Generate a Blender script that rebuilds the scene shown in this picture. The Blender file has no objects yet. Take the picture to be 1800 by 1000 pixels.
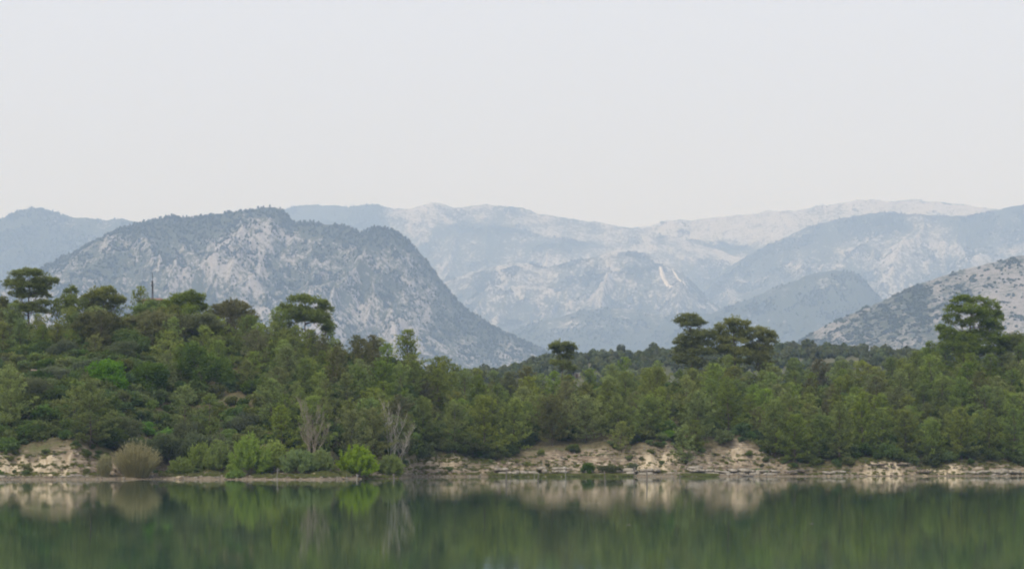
import bpy, math, random
import numpy as np
from mathutils import Vector, Euler

# ------------------------------------------------------------------ scene, camera, light
scene = bpy.context.scene
K = 4390.0            # focal length in pixels of the 1800 px wide photograph
HOR = 807.0           # row of the horizon
CAMZ = 3.0
cam_d = bpy.data.cameras.new('camera')
cam_d.sensor_width = 36.0
cam_d.lens = 36.0 * K / 1800.0
cam_d.shift_y = (HOR - 500.0) / 1800.0
cam_d.clip_start = 0.5
cam_d.clip_end = 60000.0
cam = bpy.data.objects.new('camera', cam_d)
scene.collection.objects.link(cam)
cam.location = (0, 0, CAMZ)
cam.rotation_euler = (math.pi / 2, 0, 0)
scene.camera = cam

SUN_EL, SUN_AZ = math.radians(46), math.radians(212)     # azimuth clockwise from +Y (view direction)
world = bpy.data.worlds.new('World')
scene.world = world
world.use_nodes = True
wn = world.node_tree
wn.nodes.clear()
w_out = wn.nodes.new('ShaderNodeOutputWorld')
w_bg = wn.nodes.new('ShaderNodeBackground')
w_sky = wn.nodes.new('ShaderNodeTexSky')
w_sky.sky_type = 'NISHITA'
w_sky.sun_disc = False
w_sky.sun_elevation = SUN_EL
w_sky.sun_rotation = SUN_AZ
w_sky.dust_density = 4.0
w_mix = wn.nodes.new('ShaderNodeMix')
w_mix.data_type = 'RGBA'
w_mix.inputs[0].default_value = 0.88                      # a closed veil of thin high cloud
w_mix.inputs[7].default_value = (9.05, 9.5, 11.1, 1)
wn.links.new(w_sky.outputs[0], w_mix.inputs[6])
wn.links.new(w_mix.outputs[2], w_bg.inputs[0])
w_bg.inputs[1].default_value = 0.1
wn.links.new(w_bg.outputs[0], w_out.inputs[0])

sun_d = bpy.data.lights.new('sun', 'SUN')
sun_d.energy = 2.6
sun_d.angle = math.radians(12)
sun_d.color = (1.0, 0.96, 0.90)
sun = bpy.data.objects.new('sun', sun_d)
scene.collection.objects.link(sun)
sdir = Vector((math.sin(SUN_AZ) * math.cos(SUN_EL), math.cos(SUN_AZ) * math.cos(SUN_EL), math.sin(SUN_EL)))
sun.rotation_euler = (-sdir).to_track_quat('-Z', 'Y').to_euler()

scene.view_settings.view_transform = 'Standard'
scene.view_settings.look = 'None'
scene.view_settings.gamma = 1.0
scene.view_settings.use_curve_mapping = False
scene.view_settings.exposure = 0.0
scene.render.engine = 'CYCLES'
cy = scene.cycles
cy.use_denoising = True
cy.max_bounces = 6
cy.diffuse_bounces = 3
cy.glossy_bounces = 2
cy.transmission_bounces = 2
cy.volume_bounces = 2
cy.transparent_max_bounces = 4
cy.filter_width = 2.0
cy.caustics_reflective = False
cy.caustics_refractive = False

COL = scene.collection
rng = np.random.default_rng(7)

# ------------------------------------------------------------------ helpers
def PX(px, Y):
    return (px - 900.0) / K * Y
def PZ(py, Y):
    return CAMZ + (HOR - py) / K * Y

def _hash(ix, iy, seed):
    h = (ix.astype(np.int64) * 374761393 + iy.astype(np.int64) * 668265263 + seed * 1442695041) & 0xFFFFFFFF
    h = ((h ^ (h >> 13)) * 1274126177) & 0xFFFFFFFF
    h = h ^ (h >> 16)
    return (h & 0xFFFF) / 65535.0
def vnoise(x, y, seed=0):
    x = np.asarray(x, float); y = np.asarray(y, float)
    x, y = np.broadcast_arrays(x, y)
    ix = np.floor(x); iy = np.floor(y)
    fx = x - ix; fy = y - iy
    fx = fx * fx * fx * (fx * (fx * 6 - 15) + 10); fy = fy * fy * fy * (fy * (fy * 6 - 15) + 10)
    a = _hash(ix, iy, seed); b = _hash(ix + 1, iy, seed); c = _hash(ix, iy + 1, seed); d = _hash(ix + 1, iy + 1, seed)
    return (a + (b - a) * fx) * (1 - fy) + (c + (d - c) * fx) * fy
def fbm(x, y, seed=0, octv=4, gain=0.5):
    s = 0; a = 1.0; t = 0
    for o in range(octv):
        s = s + a * (vnoise(x * 2 ** o + 17.3 * o, y * 2 ** o - 9.1 * o, seed + o) - 0.5) * 2
        t += a; a *= gain
    return s / t
def ridged(x, y, seed=0, octv=4):
    s = 0; a = 1.0; t = 0
    for o in range(octv):
        n = 1 - np.abs(vnoise(x * 2 ** o + 5.7 * o, y * 2 ** o + 3.3 * o, seed + o) - 0.5) * 2
        s = s + a * n * n; t += a; a *= 0.5
    return s / t
def sstep(t):
    t = np.clip(t, 0, 1)
    return t * t * (3 - 2 * t)

class MB:
    """collects quads and tubes, builds ONE mesh object"""
    def __init__(s):
        s.v = []; s.q = []; s.t = []; s.tint = []; s.n = 0; s.ttint = []
    def quads(s, c, a, b, tint=None):
        c = np.asarray(c, float); n = len(c)
        V = np.stack([c - a - b, c + a - b * 0.6, c + a + b * 0.6, c - a + b], 1).reshape(-1, 3)
        s.v.append(V); s.q.append(np.arange(n * 4).reshape(n, 4) + s.n); s.n += n * 4
        s.tint.append(np.full(n, 0.5) if tint is None else np.broadcast_to(tint, (n,)))
    def tube(s, pts, rad, sides=6, tint=0.5, cap=True):
        pts = np.asarray(pts, float); m = len(pts)
        rad = np.broadcast_to(np.asarray(rad, float), (m,))
        d = np.gradient(pts, axis=0); d /= np.linalg.norm(d, axis=1, keepdims=True) + 1e-9
        ref = np.array([0.31, 0.95, 0.05]) if abs(d[0][2]) > 0.7 else np.array([0, 0, 1.0])
        u = np.cross(d, ref); u /= np.linalg.norm(u, axis=1, keepdims=True) + 1e-9
        w = np.cross(d, u)
        an = np.linspace(0, 2 * np.pi, sides, endpoint=False)
        V = pts[:, None] + rad[:, None, None] * (np.cos(an)[None, :, None] * u[:, None] + np.sin(an)[None, :, None] * w[:, None])
        i = np.arange(m - 1)[:, None] * sides; j = np.arange(sides)[None]; j2 = (j + 1) % sides
        Q = np.stack([i + j, i + j2, i + sides + j2, i + sides + j], -1).reshape(-1, 4) + s.n
        s.v.append(V.reshape(-1, 3)); s.q.append(Q); s.tint.append(np.full(len(Q), tint)); 
        if cap:
            for k, base in ((0, 0), (1, (m - 1) * sides)):
                ce = pts[0 if k == 0 else -1] + (d[-1] * rad[-1] * 0.3 if k else 0)
                s.v.append(ce[None]); cidx = s.n + m * sides + k
                T = np.stack([np.full(sides, cidx), base + s.n + (np.arange(sides) + 1) % sides, base + s.n + np.arange(sides)], -1)
                if k: T = T[:, [0, 2, 1]]
                s.t.append(T); s.ttint.append(np.full(sides, tint))
            s.n += 2
        s.n += m * sides
    def box(s, c, h, tint=0.5):
        c = np.asarray(c, float); h = np.asarray(h, float)
        V = np.array([[x, y, z] for z in (-1, 1) for y in (-1, 1) for x in (-1, 1)]) * h + c
        Q = np.array([[0, 2, 3, 1], [4, 5, 7, 6], [0, 1, 5, 4], [2, 6, 7, 3], [0, 4, 6, 2], [1, 3, 7, 5]]) + s.n
        s.v.append(V); s.q.append(Q); s.tint.append(np.full(6, tint)); s.n += 8
    def raw(s, V, Q, tint=0.5):
        s.v.append(np.asarray(V, float)); s.q.append(np.asarray(Q) + s.n); s.n += len(V); s.tint.append(np.full(len(Q), tint))
    def mesh(s, name, mat, smooth=False):
        V = np.concatenate(s.v); Q = np.concatenate(s.q) if s.q else np.zeros((0, 4), int)
        T = np.concatenate(s.t) if s.t else np.zeros((0, 3), int)
        return np_mesh(name, V, Q, T, mat, smooth, {'tint': np.concatenate(s.tint + s.ttint)})
    def build(s, name, mat, parent=None, smooth=False):
        return link(name, s.mesh(name, mat, smooth), parent)

def np_mesh(name, V, Q, T=None, mat=None, smooth=False, face_attr=None, vert_attr=None):
    me = bpy.data.meshes.new(name)
    T = np.zeros((0, 3), int) if T is None else T
    nl = Q.size + T.size; nf = len(Q) + len(T)
    me.vertices.add(len(V)); me.vertices.foreach_set('co', np.ascontiguousarray(V, np.float32).ravel())
    me.loops.add(nl); me.loops.foreach_set('vertex_index', np.concatenate([Q.ravel(), T.ravel()]).astype(np.int32))
    me.polygons.add(nf)
    me.polygons.foreach_set('loop_start', np.concatenate([np.arange(len(Q)) * 4, len(Q) * 4 + np.arange(len(T)) * 3]).astype(np.int32))
    if smooth: me.polygons.foreach_set('use_smooth', np.ones(nf, bool))
    me.update(calc_edges=True)
    for k, a in (face_attr or {}).items():
        at = me.attributes.new(k, 'FLOAT', 'FACE'); at.data.foreach_set('value', np.asarray(a, np.float32))
    for k, a in (vert_attr or {}).items():
        at = me.attributes.new(k, 'FLOAT', 'POINT'); at.data.foreach_set('value', np.asarray(a, np.float32).ravel())
    if mat: me.materials.append(mat)
    return me

def link(name, data, parent=None):
    o = bpy.data.objects.new(name, data)
    COL.objects.link(o)
    if parent: o.parent = parent
    return o
def tag(o, label=None, cat=None, group=None, kind=None):
    if label: o['label'] = label
    if cat: o['category'] = cat
    if group: o['group'] = group
    if kind: o['kind'] = kind
    return o
def thing(name, label, cat, loc, rz=0.0, sc=(1, 1, 1), group=None):
    o = link(name, None)
    o.empty_display_size = 0.5
    o.location = loc; o.rotation_euler = (0, 0, rz); o.scale = sc
    return tag(o, label, cat, group)
def plant(name, label, cat, parts, loc, rz=0.0, sc=1.0, group=None):
    """parts: [(part name, shared mesh)]"""
    if np.isscalar(sc): sc = (sc, sc, sc)
    t = thing(name, label, cat, loc, rz, sc, group)
    for n, me in parts:
        o = link(n, me, t)
        if n in ('twigs', 'buds', 'blades'): o['kind'] = 'stuff'
    return t
def grid_faces(nu, nv):
    i = np.arange(nv - 1)[:, None] * nu; j = np.arange(nu - 1)[None]
    return np.stack([i + j, i + j + 1, i + nu + j + 1, i + nu + j], -1).reshape(-1, 4)

# ------------------------------------------------------------------ materials
class NT:
    def __init__(s, name):
        s.m = bpy.data.materials.new(name); s.m.use_nodes = True
        s.t = s.m.node_tree; s.t.nodes.clear()
        s.out = s.t.nodes.new('ShaderNodeOutputMaterial')
    def n(s, typ, **kw):
        nd = s.t.nodes.new(typ)
        for k, v in kw.items(): setattr(nd, k, v)
        return nd
    def L(s, a, b): s.t.links.new(a, b)
    def coords(s, scale=(1, 1, 1)):
        tc = s.n('ShaderNodeTexCoord'); mp = s.n('ShaderNodeMapping'); mp.inputs['Scale'].default_value = scale
        s.L(tc.outputs['Object'], mp.inputs[0]); return mp.outputs[0]
    def noise(s, vec, scale, detail=4, rough=0.55, dist=0.0):
        nd = s.n('ShaderNodeTexNoise'); s.L(vec, nd.inputs['Vector'])
        nd.inputs['Scale'].default_value = scale; nd.inputs['Detail'].default_value = detail
        nd.inputs['Roughness'].default_value = rough; nd.inputs['Distortion'].default_value = dist
        return nd.outputs['Fac']
    def ramp(s, f, stops):
        r = s.n('ShaderNodeValToRGB'); e = r.color_ramp.elements
        while len(e) < len(stops): e.new(0.5)
        for k, (p, c) in enumerate(stops):
            e[k].position = p; e[k].color = (*c, 1) if len(c) == 3 else c
        s.L(f, r.inputs[0]); return r.outputs[0]
    def val(s, f, lo, hi):
        r = s.n('ShaderNodeMapRange'); r.interpolation_type = 'SMOOTHSTEP'
        r.inputs[1].default_value = lo; r.inputs[2].default_value = hi; s.L(f, r.inputs[0]); return r.outputs[0]
    def attr(s, name):
        a = s.n('ShaderNodeAttribute'); a.attribute_name = name; return a.outputs['Fac']
    def mix(s, f, a, b, typ='MIX'):
        m = s.n('ShaderNodeMix'); m.data_type = 'RGBA'; m.blend_type = typ
        for sock, v in ((m.inputs[0], f), (m.inputs[6], a), (m.inputs[7], b)):
            if hasattr(v, 'is_output'): s.L(v, sock)
            elif isinstance(v, (int, float)): sock.default_value = v
            else: sock.default_value = (*v, 1)
        return m.outputs[2]
    def math(s, op, a, b):
        m = s.n('ShaderNodeMath'); m.operation = op
        for sock, v in ((m.inputs[0], a), (m.inputs[1], b)):
            if hasattr(v, 'is_output'): s.L(v, sock)
            else: sock.default_value = v
        return m.outputs[0]
    def finish(s, col, rough=0.9, bump=None, strength=0.5, dist=0.1, spec=0.2):
        p = s.n('ShaderNodeBsdfPrincipled')
        if hasattr(col, 'is_output'): s.L(col, p.inputs['Base Color'])
        else: p.inputs['Base Color'].default_value = (*col, 1)
        p.inputs['Roughness'].default_value = rough
        p.inputs['Specular IOR Level'].default_value = spec
        if bump is not None:
            b = s.n('ShaderNodeBump'); b.inputs['Strength'].default_value = strength; b.inputs['Distance'].default_value = dist
            s.L(bump, b.inputs['Height']); s.L(b.outputs[0], p.inputs['Normal'])
        s.L(p.outputs[0], s.out.inputs[0]); return s.m

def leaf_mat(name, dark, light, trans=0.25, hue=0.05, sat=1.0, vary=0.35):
    """leaf colour: per leaf cluster (tint, in crowns also painted light from above) and per plant (random)"""
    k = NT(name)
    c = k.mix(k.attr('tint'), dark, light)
    oi = k.n('ShaderNodeObjectInfo')
    hs = k.n('ShaderNodeHueSaturation')
    def rr(lo, hi, mul):
        w = k.n('ShaderNodeMath'); w.operation = 'MULTIPLY'; w.inputs[1].default_value = mul; k.L(oi.outputs['Random'], w.inputs[0])
        f = k.n('ShaderNodeMath'); f.operation = 'FRACT'; k.L(w.outputs[0], f.inputs[0])
        r = k.n('ShaderNodeMapRange'); r.inputs[3].default_value = lo; r.inputs[4].default_value = hi; k.L(f.outputs[0], r.inputs[0]); return r.outputs[0]
    k.L(rr(0.5 - hue, 0.5 + hue, 1.0), hs.inputs['Hue'])
    k.L(rr(sat * 0.85, sat * 1.1, 7.31), hs.inputs['Saturation'])
    k.L(rr(1 - vary, 1 + vary, 13.7), hs.inputs['Value'])
    k.L(c, hs.inputs['Color'])
    d = k.n('ShaderNodeBsdfDiffuse'); t = k.n('ShaderNodeBsdfTranslucent'); m = k.n('ShaderNodeMixShader')
    k.L(hs.outputs[0], d.inputs[0]); k.L(hs.outputs[0], t.inputs[0]); m.inputs[0].default_value = trans
    k.L(d.outputs[0], m.inputs[1]); k.L(t.outputs[0], m.inputs[2]); k.L(m.outputs[0], k.out.inputs[0])
    return k.m
def bark_mat(name, a, b):
    k = NT(name); v = k.coords((1, 1, 0.3))
    n = k.noise(v, 9, 4)
    return k.finish(k.mix(n, a, b), 0.95, n, 0.6, 0.03)

M = {}
M['needle'] = leaf_mat('pine_needles', (0.088, 0.116, 0.030), (0.285, 0.345, 0.082), 0.42, 0.018, 1.0, 0.22)
M['needle_old'] = leaf_mat('old_pine_needles', (0.098, 0.120, 0.034), (0.285, 0.315, 0.080), 0.42, 0.015, 0.95, 0.12)
M['needle_brown'] = leaf_mat('dull_pine_needles', (0.095, 0.102, 0.034), (0.215, 0.220, 0.075), 0.36, 0.02, 0.9, 0.2)
M['needle_far'] = leaf_mat('far_pine_needles', (0.040, 0.056, 0.022), (0.088, 0.108, 0.036), 0.2, 0.02, 0.9, 0.25)
M['needle_wood'] = leaf_mat('far_wood_needles', (0.052, 0.070, 0.026), (0.135, 0.160, 0.055), 0.3, 0.02, 0.9, 0.22)
M['willow'] = leaf_mat('willow_leaves', (0.180, 0.270, 0.035), (0.360, 0.470, 0.070), 0.48, 0.012, 1.0, 0.10)
M['willow_dull'] = leaf_mat('dull_willow_leaves', (0.140, 0.200, 0.042), (0.290, 0.370, 0.085), 0.45, 0.015, 0.95, 0.10)
M['bright'] = leaf_mat('fresh_leaves', (0.110, 0.205, 0.030), (0.240, 0.390, 0.055), 0.42, 0.015, 1.0, 0.12)
M['broad'] = leaf_mat('broad_leaves', (0.068, 0.125, 0.022), (0.145, 0.220, 0.042), 0.38, 0.015, 1.0, 0.12)
M['olive'] = leaf_mat('grey_olive_leaves', (0.085, 0.110, 0.045), (0.205, 0.235, 0.100), 0.35, 0.015, 0.9, 0.2)
M['maquis'] = leaf_mat('scrub_leaves', (0.080, 0.115, 0.028), (0.195, 0.250, 0.062), 0.38, 0.035, 0.95, 0.35)
M['reed'] = leaf_mat('reed_stems', (0.230, 0.205, 0.085), (0.420, 0.385, 0.175), 0.4, 0.012, 0.95, 0.1)
M['grass'] = leaf_mat('grass_blades', (0.110, 0.130, 0.035), (0.220, 0.230, 0.075), 0.3, 0.02, 1.0, 0.2)
M['bud'] = leaf_mat('opening_buds', (0.150, 0.150, 0.060), (0.270, 0.270, 0.110), 0.3, 0.01, 0.9, 0.1)
M['bark'] = bark_mat('pine_bark', (0.07, 0.05, 0.04), (0.17, 0.125, 0.10))
M['bark_pale'] = bark_mat('pale_bark', (0.34, 0.31, 0.27), (0.54, 0.50, 0.44))
M['bark_twig'] = bark_mat('twig_bark', (0.26, 0.215, 0.16), (0.42, 0.36, 0.28))
M['deadwood'] = bark_mat('grey_deadwood', (0.10, 0.085, 0.07), (0.24, 0.21, 0.18))
M['deadpale'] = bark_mat('bleached_deadwood', (0.20, 0.18, 0.15), (0.34, 0.31, 0.27))

def rock_mat(name, a, b, c):
    k = NT(name); v = k.coords((1, 1, 2.2)); v2 = k.coords((1, 1, 1))
    n = k.noise(v, 0.9, 6, 0.65, 0.4); n2 = k.noise(v2, 4.0, 5, 0.6)
    col = k.ramp(n, [(0.3, a), (0.5, b), (0.68, c)])
    col = k.mix(k.val(n2, 0.52, 0.72), col, tuple(x * 0.45 for x in a))
    return k.finish(col, 0.95, n2, 0.7, 0.12)
M['ledge'] = rock_mat('pale_limestone', (0.17, 0.14, 0.10), (0.31, 0.275, 0.215), (0.44, 0.40, 0.33))
M['marl'] = rock_mat('cream_marl', (0.30, 0.22, 0.14), (0.42, 0.34, 0.22), (0.50, 0.42, 0.29))
M['darkrock'] = rock_mat('brown_rock', (0.10, 0.075, 0.055), (0.19, 0.15, 0.11), (0.32, 0.27, 0.20))

# ------------------------------------------------------------------ the near shore and its hill
_sh = np.array([(-700, 372), (-200, 368), (0, 367), (130, 369), (285, 377), (430, 370), (560, 367), (640, 384), (700, 392), (735, 424),
                (900, 432), (1200, 433), (1400, 440), (1800, 452), (2500, 456)], float)
_shX = (_sh[:, 0] - 900) / K * _sh[:, 1]
def shore(X):
    return np.interp(X, _shX, _sh[:, 1]) + 0.9 * fbm(np.asarray(X) * 0.16, 0.0, 5, 3)
# px of the bank, its height, its run, the beach in front of it
_bk = np.array([(-300, 4.5, 5, 4), (0, 3.6, 5, 4.5), (60, 4.4, 5, 4.5), (115, 4.8, 5, 4.5), (165, 3.0, 6, 4.5), (230, 1.2, 5, 5), (480, 0.9, 5, 6), (600, 1.2, 6, 9), (700, 2.0, 6, 5), (735, 3.2, 5, 2),
                (800, 3.6, 5, 2), (870, 2.2, 5, 2.5), (930, 3.6, 6.5, 4), (1050, 4.4, 6.5, 4), (1180, 5.2, 6, 4), (1200, 4.0, 7, 4), (1260, 4.2, 7, 4), (1310, 6.4, 8, 4), (1345, 4.4, 7, 3), (1365, 2.4, 5, 3),
                (1390, 1.7, 2.5, 2), (1500, 1.5, 2.0, 2), (1520, 2.2, 1.2, 1.6), (1560, 2.6, 1.2, 1.6), (1600, 2.2, 1.3, 1.6), (1622, 1.1, 2.0, 1.6), (1680, 1.9, 1.6, 1.8), (1800, 1.7, 2, 1.8), (2500, 2, 3, 2)], float)
_bkX = (_bk[:, 0] - 900) / K * np.interp(_bk[:, 0], _sh[:, 0], _sh[:, 1])
_cr = np.array([(-700, 20, 100), (-200, 25, 100), (0, 25, 100), (200, 26.5, 100), (340, 26.5, 95), (450, 24.5, 92), (560, 21, 88), (640, 19.4, 84), (700, 18.4, 80), (800, 17.0, 72), (860, 15.0, 66), (900, 13.6, 62), (1000, 14, 62),
                (1100, 15.5, 64), (1300, 16.5, 66), (1500, 16.2, 66), (1650, 18.4, 66), (1720, 20.2, 66), (1800, 20.2, 66), (2500, 14, 66)], float)
_crX = (_cr[:, 0] - 900) / K * 470
def bank(X):
    return [np.interp(X, _bkX, _bk[:, i]) for i in (1, 2, 3)]
def ground_z(X, Y):
    X = np.asarray(X, float); Y = np.asarray(Y, float)
    d = Y - shore(X)
    c, run, b = bank(X)
    H = np.interp(X, _crX, _cr[:, 1]); dc = np.interp(X, _crX, _cr[:, 2])
    beach = np.where(d < 0, np.maximum(0.22 * d, -2.5), np.minimum(d, b) * 0.13)
    jag = 1.5 * fbm(X * 0.3, 3.1, 41, 4) + 0.7 * fbm(X * 1.2, d * 0.35, 43, 3)
    u = (d - b - jag * np.minimum(1, run / 4)) / run
    led = u + 0.055 * np.sin(np.clip(u, 0, 1) * 19 + 2 * fbm(X * 0.05, 0, 44, 2))      # the layers step the bank
    cl = c * (0.45 * np.clip(led, 0, 1) + 0.55 * sstep(led))
    t = np.clip((d - b - run) / (dc - b - run), 0, 1)
    sl = (H - c - 0.5) * (t * (1.5 - 0.5 * t))
    terr = 1.3 * (sstep((d - 46) / 2.5) - np.clip((d - 34) / 24, 0, 1)) * sstep((PX(150, 410) - X) / 8)
    back = -(H + 1.0) * sstep((d - dc - 12) / 150)
    rough = (0.75 * fbm(X * 0.09, Y * 0.09, 21, 4)) * np.clip((d - b - run) / 8, 0, 1) + 0.28 * fbm(X * 0.8, Y * 0.8, 22, 3) * np.clip((d - b) / 2, 0, 1) + 0.05 * fbm(X * 0.9, Y * 0.9, 23, 3)
    gull = -0.95 * ridged(X * 0.28, d * 0.05, 24, 3) * sstep(u * 3) * (1 - sstep((u - 0.9) / 0.5)) * np.clip(c / 4, 0, 1.2)
    return beach + cl + sl + terr + back + rough + gull

xs = np.concatenate([np.linspace(-420, -112, 60, endpoint=False), np.linspace(-112, 116, 560, endpoint=False), np.linspace(116, 420, 60)])
ds = np.concatenate([np.linspace(-14, -1, 12, endpoint=False), np.linspace(-1, 16, 70, endpoint=False), np.linspace(16, 110, 64, endpoint=False), np.linspace(110, 230, 30)])
XX, DD = np.meshgrid(xs, ds)
YY = shore(XX) + DD
ZZ = ground_z(XX, YY)
c_, r_, b_ = bank(XX)
u_ = (DD - b_) / r_
bare = sstep((u_ + 0.15) / 0.3) * (1 - sstep((u_ - 0.95) / 0.35)) * sstep((c_ - 0.6) / 1.2)
bare = bare * np.clip(0.85 + 1.1 * fbm(XX * 0.14, DD * 0.3, 61, 4), 0, 1)
# cream faces that stand out: the left cliff, the middle one, the block on the right
cream = np.zeros_like(XX)
for p0, p1, lo, hi in ((-60, 118, -0.1, 0.8), (1118, 1182, 0.0, 0.75), (1512, 1608, -0.3, 1.0), (1640, 1694, -0.2, 1.0), (1285, 1330, 0.5, 1.0), (740, 830, 0.35, 1.0)):
    D0 = np.interp(0.5 * (p0 + p1), _sh[:, 0], _sh[:, 1])
    x0, x1 = PX(p0, D0), PX(p1, D0)
    cream = np.maximum(cream, sstep((XX - x0 + 3.0 * fbm(DD * 0.5, XX * 0.1, 62, 3)) / 1.6 + 0.5) * sstep((x1 - XX + 3.0 * fbm(DD * 0.5, XX * 0.1, 64, 3)) / 1.6 + 0.5) * sstep((u_ - lo) / 0.12 + 0.5) * sstep((hi - u_) / 0.15 + 0.5) * (1.0 if p0 not in (740, 1285) else 0.6))
cream = cream * np.clip(1.1 + 1.2 * fbm(XX * 0.25, DD * 0.5, 63, 4), 0, 1)
wet = 1 - sstep((DD - 0.2) / np.maximum(b_ * 0.9, 0.5))
green = np.zeros_like(XX)
for p0, p1, d0, d1 in ((545, 620, 2, 9), (860, 1110, -0.5, 2.6), (1195, 1260, -0.5, 2.8), (-20, 130, 49, 66), (1270, 1320, 40, 52), (40, 100, 14, 24)):
    D0 = np.interp(0.5 * (p0 + p1), _sh[:, 0], _sh[:, 1]) + 0.5 * (d0 + d1)
    green = np.maximum(green, sstep((XX - PX(p0, D0)) / 3) * sstep((PX(p1, D0) - XX) / 3) * sstep((DD - d0) / 0.8) * sstep((d1 - DD) / 0.8))
k = NT('shore_soil')
v = k.coords(); vl = k.coords((0.5, 0.5, 3.5)); vs = k.coords((2.2, 2.2, 0.35))
n1 = k.noise(v, 0.35, 5, 0.6); n2 = k.noise(v, 1.8, 5, 0.65); n3 = k.noise(vl, 0.9, 5, 0.65, 0.3); n4 = k.noise(vs, 0.8, 4, 0.6)
litter = k.ramp(n2, [(0.3, (0.060, 0.052, 0.028)), (0.5, (0.115, 0.098, 0.050)), (0.7, (0.19, 0.155, 0.085))])
litter = k.mix(k.val(n1, 0.5, 0.7), litter, (0.105, 0.115, 0.045))
bankc = k.ramp(n3, [(0.28, (0.14, 0.095, 0.062)), (0.45, (0.225, 0.175, 0.12)), (0.58, (0.355, 0.29, 0.205)), (0.72, (0.49, 0.43, 0.335))])
bankc = k.mix(k.val(n2, 0.58, 0.70), bankc, (0.15, 0.125, 0.08))
creamc = k.ramp(n4, [(0.25, (0.21, 0.15, 0.09)), (0.45, (0.50, 0.405, 0.27)), (0.7, (0.62, 0.525, 0.38))])
creamc = k.mix(k.val(n2, 0.62, 0.74), creamc, (0.26, 0.19, 0.12))
mud = k.ramp(n2, [(0.3, (0.13, 0.095, 0.06)), (0.55, (0.22, 0.175, 0.12)), (0.75, (0.31, 0.26, 0.195))])
grs = k.ramp(n2, [(0.3, (0.10, 0.11, 0.032)), (0.6, (0.19, 0.185, 0.065)), (0.8, (0.26, 0.22, 0.11))])
c = k.mix(k.attr('wet'), litter, mud)
c = k.mix(k.attr('bare'), c, bankc)
c = k.mix(k.attr('cream'), c, creamc)
c = k.mix(k.math('MULTIPLY', k.attr('green'), k.val(n1, 0.25, 0.5)), c, grs)
M['soil'] = k.finish(c, 0.97, k.math('ADD', n2, n3), 0.8, 0.25)
hill = link('shore_hillside', np_mesh('shore_hillside', np.stack([XX, YY, ZZ], -1).reshape(-1, 3), grid_faces(len(xs), len(ds)), None, M['soil'], True, None,
            {'bare': bare, 'cream': cream, 'wet': wet * (DD < b_ + 1.0), 'green': green}))
tag(hill, 'wooded hillside rising from the far shore of the lake', None, None, 'structure')

# the valley floor behind the hill, out to the mountains
px_ = np.linspace(-11000, 11000, 110); py_ = np.concatenate([np.linspace(545, 1000, 14, endpoint=False), np.geomspace(1000, 27500, 64)])
GX, GY = np.meshgrid(px_, py_)
k = NT('valley_soil'); v = k.coords(); n1 = k.noise(v, 0.01, 6, 0.6)
M['valley'] = k.finish(k.ramp(n1, [(0.35, (0.06, 0.075, 0.035)), (0.6, (0.12, 0.115, 0.06))]), 0.97)
GZ = 2.5 + 3 * fbm(GX * 0.002, GY * 0.002, 71, 3) + 0.003 * (GY - 545)
GZ[0] = -2.0
tag(link('valley_ground', np_mesh('valley_ground', np.stack([GX, GY, GZ], -1).reshape(-1, 3), grid_faces(len(px_), len(py_)), None, M['valley'], True)),
    'flat valley ground between the shore hill and the mountains', None, None, 'structure')

# the lake
k = NT('lake_water')
v = k.coords((0.25, 1.0, 1.0)); v2 = k.coords((0.02, 0.05, 1))
n = k.noise(v, 1.1, 3, 0.5); patch = k.val(k.noise(v2, 1.0, 3, 0.5), 0.35, 0.65)
p = k.n('ShaderNodeBsdfPrincipled')
p.inputs['Base Color'].default_value = (0.045, 0.095, 0.052, 1)
p.inputs['Roughness'].default_value = 0.026
p.inputs['IOR'].default_value = 1.333
p.inputs['Specular IOR Level'].default_value = 0.5
bp = k.n('ShaderNodeBump'); bp.inputs['Distance'].default_value = 0.006
k.L(k.math('ADD', k.math('MULTIPLY', patch, 0.24), 0.10), bp.inputs['Strength'])
v3 = k.coords((0.35, 2.2, 1)); n = k.math('ADD', n, k.math('MULTIPLY', k.noise(v3, 2.2, 2, 0.5), 0.35))
k.L(n, bp.inputs['Height']); k.L(bp.outputs[0], p.inputs['Normal'])
k.L(p.outputs[0], k.out.inputs[0])
M['water'] = k.m
wx = np.linspace(-2500, 2500, 21); wy = np.linspace(-300, 545, 14)
WX, WY = np.meshgrid(wx, wy)
tag(link('lake', np_mesh('lake', np.stack([WX, WY, WX * 0], -1).reshape(-1, 3), grid_faces(21, 14), None, M['water'])),
    'still green lake water mirroring the wooded shore', None, None, 'structure')

# ------------------------------------------------------------------ mountains
def mountain_mat(name, scrub, scrub2, rock, rock2, sc, lo, hi, streak=0.35, soil=(0.25, 0.21, 0.16)):
    k = NT(name); sc = sc / 1.5
    v = k.coords((1, 1, streak)); vb = k.coords((1, 1, 1))
    n1 = k.noise(v, sc, 6, 0.72, 0.0); n2 = k.noise(v, sc * 0.20, 5, 0.65); n3 = k.noise(v, sc * 3.1, 4, 0.65)
    r = k.ramp(n3, [(0.3, rock2), (0.65, rock)])
    r = k.mix(k.val(n2, 0.5, 0.75), r, k.mix(n3, soil, rock))
    g = k.ramp(n3, [(0.3, scrub), (0.7, scrub2)])
    f = k.math('ADD', k.math('MULTIPLY', n1, 0.64), k.math('MULTIPLY', n2, 0.36))
    f = k.math('ADD', f, k.math('MULTIPLY', k.attr('rocky'), 0.13))
    return k.finish(k.mix(k.val(f, lo, hi), g, r), 0.97, n1, 0.5, 6.0, 0.1)

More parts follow.
